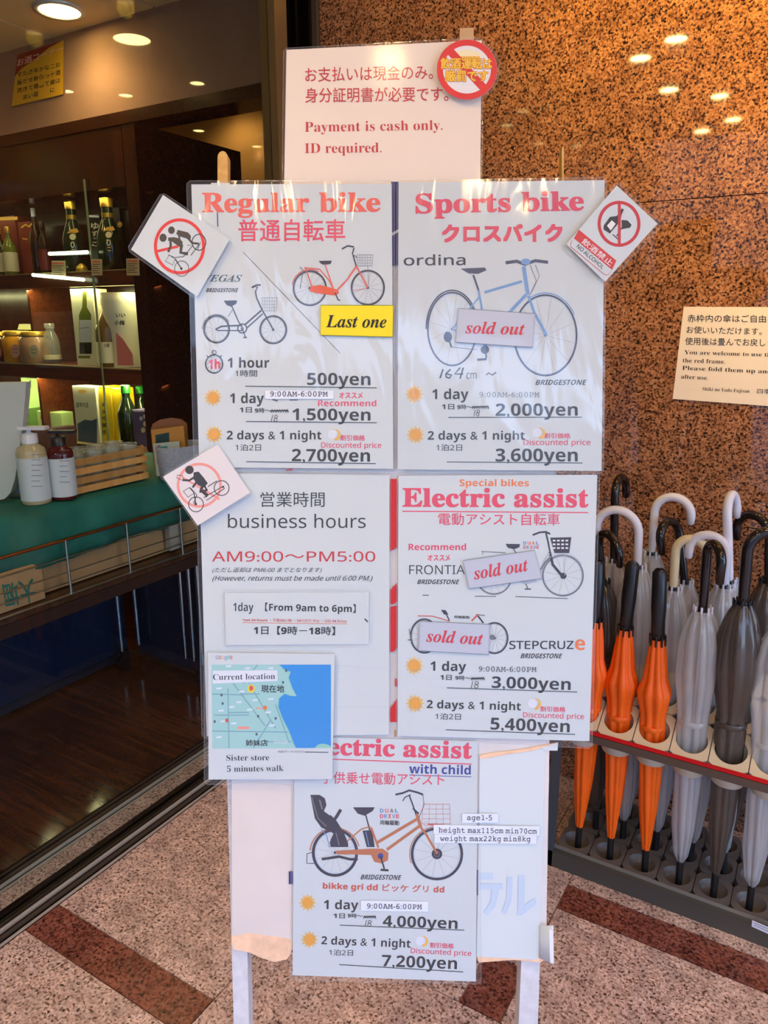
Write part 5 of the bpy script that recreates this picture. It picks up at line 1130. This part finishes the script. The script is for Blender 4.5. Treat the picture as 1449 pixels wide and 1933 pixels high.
D.line([(914, 552), (985, 531)], 5, SB); D.line([(993, 556), (940, 612), (915, 651)], 6, SB); D.line([(893, 519), (903, 548)], 3.6, SD); D.line([(903, 548), (908, 575), (915, 651)], 4, SB); D.line([(988, 503), (996, 556)], 7, SB); D.line([(997, 558), (1008, 590), (1032, 634)], 5, SB); D.line([(853, 621), (915, 651)], 3, SB); D.line([(853, 621), (905, 560)], 3, SB)
D.poly([(869, 507), (915, 505), (918, 510), (902, 517), (884, 516)], SD); D.line([(954, 496), (975, 493), (990, 499), (1010, 492), (1034, 495)], 6, SD); D.disc(992, 494, 9, 6, SB); D.line([(1010, 500), (1018, 520), (1004, 550)], 1, K_grey); D.line([(1000, 500), (1012, 530), (1000, 556)], 1, K_grey)
D.disc(845, 636, 8, 10, SD); D.line([(846, 640), (852, 655)], 3, SD); D.line([(850, 655), (900, 660)], 1, SD); D.line([(915, 655), (918, 676)], 3, SD); D.line([(900, 679), (918, 678)], 4, SD); D.disc(915, 660, 8, 8, SD)
sun(D, 782, 744); sun(D, 784, 821); moon(D, 1022, 818, 11)
D.line([(846, 788), (1098, 787.5)], 1.4, K_black); D.line([(843, 872), (1099, 874)], 1.4, K_black); scribble(D, 891, 764, 922, 773); hand18(D, 894, 906, 785.5, 12)
D.line([(836, 697), (830, 714)], 3, K_black); D.line([(850, 697), (841, 706), (842, 712), (848, 714), (852, 708), (843, 706)], 2.8, K_black); D.line([(868, 694), (858, 706), (874, 706)], 2.8, K_black); D.line([(874, 694), (868, 715)], 2.8, K_black)
D.line([(917, 708), (922, 704), (929, 708), (936, 703)], 2.1, K_black); D.done('printed_bicycle', t)
TT('cm', 880, 715, 899, 715, 15, K_black, 'n', off=-.004); TT('BRIDGESTONE', 1010, 726.5, 1107, 726.5, 9.5, K_black, 'j')
TT('1 day', 815.5, 753.5, 884, 753.5, 19, K_black); TT('9:00AM-6:00PM', 904.5, 749.7, 1018, 749.7, 9, K_grey, 'M'); TT('1日', 834, 773, 857, 773, 10.5, K_black, 'b'); TT('9時～', 863, 773, 891, 773, 9, K_black, 'b'); TT('2,000yen', 935, 785, 1090, 784.5, 23, K_black)
TT('2 days & 1 night', 807, 830, 990.5, 830, 16, K_black); TT('割引価格', 1027, 827.5, 1076, 827.5, 9.5, K_pink, 'b'); TT('Discounted price', 988, 840, 1114, 840, 10, K_pink, 'n', off=.01); TT('1泊2日', 823.5, 851, 872, 851, 12, K_black, 'n', off=.006); TT('3,600yen', 935, 871, 1090, 871, 24, K_black)

# ---- sold out tags
M_tag = flat('tag_card', rgb(190, 196, 214), .45)
def soldout(label, pts, tx, h, d):
    s = sheet('sold_out_tag', label, 'tag', Bd, d, pts, mat=M_tag, group='sold out tags'); T(s, Bd, d+DT, 'sold out', *tx, h, flat('ink_crimson', rgb(206, 18, 48), .5), 'I')
    D = Draw(Bd, d+.0003); c = (sum(p[0] for p in pts)/4, sum(p[1] for p in pts)/4); D.line([lerp(c, p, .985) for p in pts], .9, K_grey, True); D.done('tag_border', s)
    mb = MB(); mb.prism([Bd.at(*lerp(c, p, 1.02), d+.0011) for p in pts], Bd.N, .0003); obj('laminate_film', mb, M_film, s)
soldout('sold out tag across the blue sports bike', [(864.5, 581.5), (1010, 591.5), (1005.5, 656), (859, 646)], (878, 629, 990, 632), 22, dT+.003)
soldout('tilted sold out tag across the white electric bike', [(873.5, 1058), (1008.7, 1038.5), (1023, 1092), (885, 1112)], (895, 1094, 998, 1077), 23, dM+.003)
soldout('sold out tag across the small red electric bike', [(791.4, 1172.3), (924.7, 1178.5), (922.4, 1236), (789.4, 1228.6)], (804, 1211, 911, 1217), 22, dM+.003)

# ---- map sheet
dP = .0125
t = sheet('map_sheet', 'laminated street map sheet at the lower left of the stand', 'map', Bd, dP, [(392.5, 1232), (631.5, 1234.5), (627, 1471), (393.5, 1471.5)], [(385, 1229), (635, 1231), (630, 1476), (385.5, 1481)])
TT, D, D2 = at_sheet(t, Bd, dP)
cv = lambda l: [(360+x/3.6225, 1100+y/3.6225) for x, y in l]
D.poly([(399.5, 1254.6), (624.5, 1254.6), (624.5, 1412), (400.6, 1413.3)], K_land)
for a, b in (((399.6, 1380), (545, 1382)), ((430, 1300), (432, 1412)), ((440, 1290), (500, 1370)), ((470, 1290), (520, 1375)), ((478, 1412), (510, 1360)), ((432, 1345), (470, 1345)), ((400, 1310), (460, 1312)), ((486, 1255), (460, 1290)), ((520, 1330), (545, 1400)), ((404, 1350), (470, 1350)), ((455, 1310), (490, 1310)), ((500, 1400), (550, 1400))): D.line([a, b], 2.4, K_road)
coast = [(600, 560), (640, 600), (680, 610), (665, 650), (690, 720), (720, 775), (680, 770), (640, 755), (600, 790), (595, 850), (620, 920), (670, 1020), (700, 1100), (715, 1130)]
D.poly(cv(coast+[(958, 1130), (958, 560)]), K_sea); D.line(cv(coast), 2.2, K_sand)
D.poly(cv([(845, 1130), (870, 1106), (905, 1100), (940, 1108), (958, 1120), (958, 1130)]), K_sand)
for x, y in ((412, 1300), (455, 1306), (470, 1340), (436, 1335), (420, 1362), (510, 1320), (480, 1322), (505, 1345), (440, 1366), (416, 1342), (450, 1326), (466, 1262), (430, 1258), (510, 1262), (412, 1392), (512, 1370)): D.line([(x-4, y), (x+6, y-1)], 3, K_purp)
for x, y in ((418, 1312), (420, 1328), (487, 1352), (520, 1356), (540, 1266), (484, 1386), (405, 1362), (534, 1288)): D.disc(x, y, 2.2, 2.8, K_teal, 10)
D.disc(474, 1300, 7, 8, K_yel); D.disc(474, 1299, 4, 5, K_brick); D.line([(448, 1374), (470, 1374)], 5, K_salm); D.disc(500, 1336, 4, 4, K_orange); D.disc(428, 1360, 3, 4, K_brick); D.line([(482, 1336), (496, 1338)], 2, K_salm)
D.poly([(401.5, 1266), (523.5, 1265), (523.5, 1285.5), (401.5, 1290.5)], K_purp); D.line([(575, 1419.6), (619.5, 1420.2)], 1.4, K_dkt)
D.done('printed_map', t)
TT('Current location', 402, 1283.6, 519, 1281.8, 11, K_dkt, 's'); TT('現在地', 493, 1307, 536, 1307, 13, K_black, 'b', off=.03); TT('姉妹店', 464, 1408, 505, 1408, 11, K_black, 'b', off=.03)
for i, (ch, c) in enumerate(zip('Google', (K_steel, K_brick, K_gold, K_steel, K_sand, K_brick))): TT(ch, 407+i*5.4, 1244.5, 411.6+i*5.4, 1244.5, 7 if ch in 'Gl' else (7.5 if ch == 'g' else 9), c, 'n')
TT('Google', 517, 1403, 543, 1403, 6, K_purp, 'n'); TT('地図データ ©2023', 524, 1421, 573, 1421, 4, K_grey, 'n')
TT('Sister store', 427, 1436, 508, 1435.3, 11, K_dkt, 's'); TT('5 minutes walk', 428, 1457, 535, 1455.5, 11, K_dkt, 's')

# ---- diamond stickers
dS = .0150
t = sheet('diamond_sticker', 'diamond sticker at the upper left, no two people on one bicycle', 'sticker', Bd, dS, [(247, 471), (307.5, 368), (433, 452), (372, 560)], [(239, 471), (305, 362), (440, 452), (373, 568)], group='tilted prohibition stickers')
TT, D, D2 = at_sheet(t, Bd, dS)
g = lambda *l: [(240+x/7.245, 340+y/7.245) for x, y in l]
D.ring(338.7, 465, 45.5, 50, 6, K_vred, n=48); D.line(g((400, 975), (700, 905)), 5, K_vred)
DK = ink('figure_brown', 52, 40, 30)
D.disc(*g((605, 685))[0], 6.3, 7.2, DK); D.disc(*g((490, 788))[0], 6.8, 7.8, DK)
D.poly(g((690, 680), (830, 715), (870, 760), (865, 850), (815, 800), (720, 770), (670, 735)), DK); D.poly(g((560, 785), (640, 780), (720, 800), (760, 850), (740, 930), (640, 860), (600, 830), (560, 830)), DK)
D.line(g((590, 800), (595, 900), (560, 985)), 4.5, DK); D.line(g((700, 720), (715, 800), (690, 850)), 3.5, DK); D.line(g((745, 880), (730, 990), (830, 1010)), 6, DK); D.line(g((860, 830), (890, 860), (980, 870)), 4, DK)
D.line(g((560, 1020), (650, 1060), (770, 1045), (900, 890), (820, 890)), 1.4, K_black); D.line(g((575, 1025), (520, 1110), (620, 1160), (655, 1080)), 1.2, K_black, True); D.line(g((655, 1075), (740, 1210)), 2, K_black)
D.ring(*g((745, 1210))[0], 13.5, 14.5, 1.2, K_black, n=28); D.disc(*g((740, 1210))[0], 2.4, 2.6, K_black); D.ring(*g((980, 850))[0], 13, 15, 1.8, K_black, n=28); D.line(g((960, 950), (1000, 850)), 1.4, K_black); D.line(g((870, 1030), (980, 880)), 1.4, K_black)
D.done('printed_pictogram', t)
t = sheet('diamond_sticker', 'diamond no-alcohol sticker at the upper right with a crossed bottle and glass', 'sticker', Bd, dS, [(1068.5, 461), (1163.5, 350), (1240.5, 422), (1141.5, 532)], [(1060, 461), (1165, 342), (1250, 425), (1142, 541)], group='tilted prohibition stickers')
TT, D, D2 = at_sheet(t, Bd, dS)
g = lambda *l: [(730+x/2.734, 320+y/2.734) for x, y in l]
CR = ink('sign_crimson', 196, 14, 44)
D.poly(g((1118, 290), (1150, 245), (1185, 240), (1200, 220), (1212, 200), (1222, 207), (1210, 235), (1205, 265), (1150, 330), (1118, 310)), K_black); D.poly(g((1135, 290), (1160, 262), (1180, 280), (1155, 315)), K_white)
D.poly(g((1210, 260), (1240, 262), (1262, 285), (1255, 300), (1212, 308)), K_black); D.line(g((1212, 300), (1185, 345)), 2, K_black); D.line(g((1165, 335), (1195, 362)), 2, K_black)
D.ring(1168, 422.5, 37.5, 40.5, 6, CR, n=48); D.line([(1168.5, 382), (1168.5, 463)], 5.5, CR)
D.poly(g((990, 310), (1184, 470), (1163, 515), (966, 352)), K_sred); D.line(g((966, 354), (1162, 516), (1140, 545), (1122, 542), (948, 398), (950, 376)), 1.2, K_sred, True)
D.done('printed_pictogram', t)
TT('飲酒禁止', 1096, 458, 1151, 503, 11.5, K_white, 'b', off=.012); TT('NO ALCOHOL', 1087, 466.5, 1136, 508.5, 7.5, K_black, 'n', off=.006)
t = sheet('diamond_sticker', 'diamond sticker at the left middle, no telephone while cycling', 'sticker', Bd, dS, [(307.5, 900), (411, 839), (472, 930), (373, 992)], [(305, 899), (411, 835), (476, 931), (373, 997)], mat=flat('sticker_paper', rgb(226, 220, 224), .6), group='tilted prohibition stickers')
TT, D, D2 = at_sheet(t, Bd, dS)
g = lambda *l: [(300+x/3.15, 860+y/3.15) for x, y in l]
D.ring(376, 916, 40, 40, 5, K_salm, n=44); D.line(g((140, 130), (360, 260)), 4, K_salm)
D.disc(*g((181, 85))[0], 8, 8, K_black); D.poly(g((205, 100), (235, 95), (265, 130), (290, 165), (265, 190), (230, 175), (205, 140)), K_black)
D.line(g((215, 125), (180, 148), (140, 145)), 4, K_black); D.line(g((235, 140), (200, 190)), 4, K_black); D.line(g((262, 170), (250, 205), (290, 240)), 6.5, K_black); D.line(g((262, 170), (285, 205), (240, 215)), 5, K_black)
D.line(g((108, 115), (140, 120), (145, 150), (105, 132)), 1.2, K_black, True); D.line(g((145, 212), (180, 190), (208, 222), (172, 248)), 1.4, K_black, True); D.line(g((185, 190), (225, 235), (205, 285)), 1.6, K_black); D.line(g((275, 165), (280, 250)), 1.5, K_black); D.line(g((265, 250), (385, 180), (390, 195), (285, 265)), 1.5, K_black, True); D.line(g((290, 185), (345, 150)), 1.6, K_black)
D.ring(*g((220, 290))[0], 14, 14, 1.6, K_black, n=28); D.disc(*g((218, 288))[0], 2.6, 2.6, K_black); D.ring(*g((372, 193))[0], 14, 14, 1.6, K_black, n=28); D.disc(*g((380, 187))[0], 2, 2, K_black); D.line(g((208, 225), (219, 288)), 2, K_black); D.done('printed_pictogram', t)
flush_text()
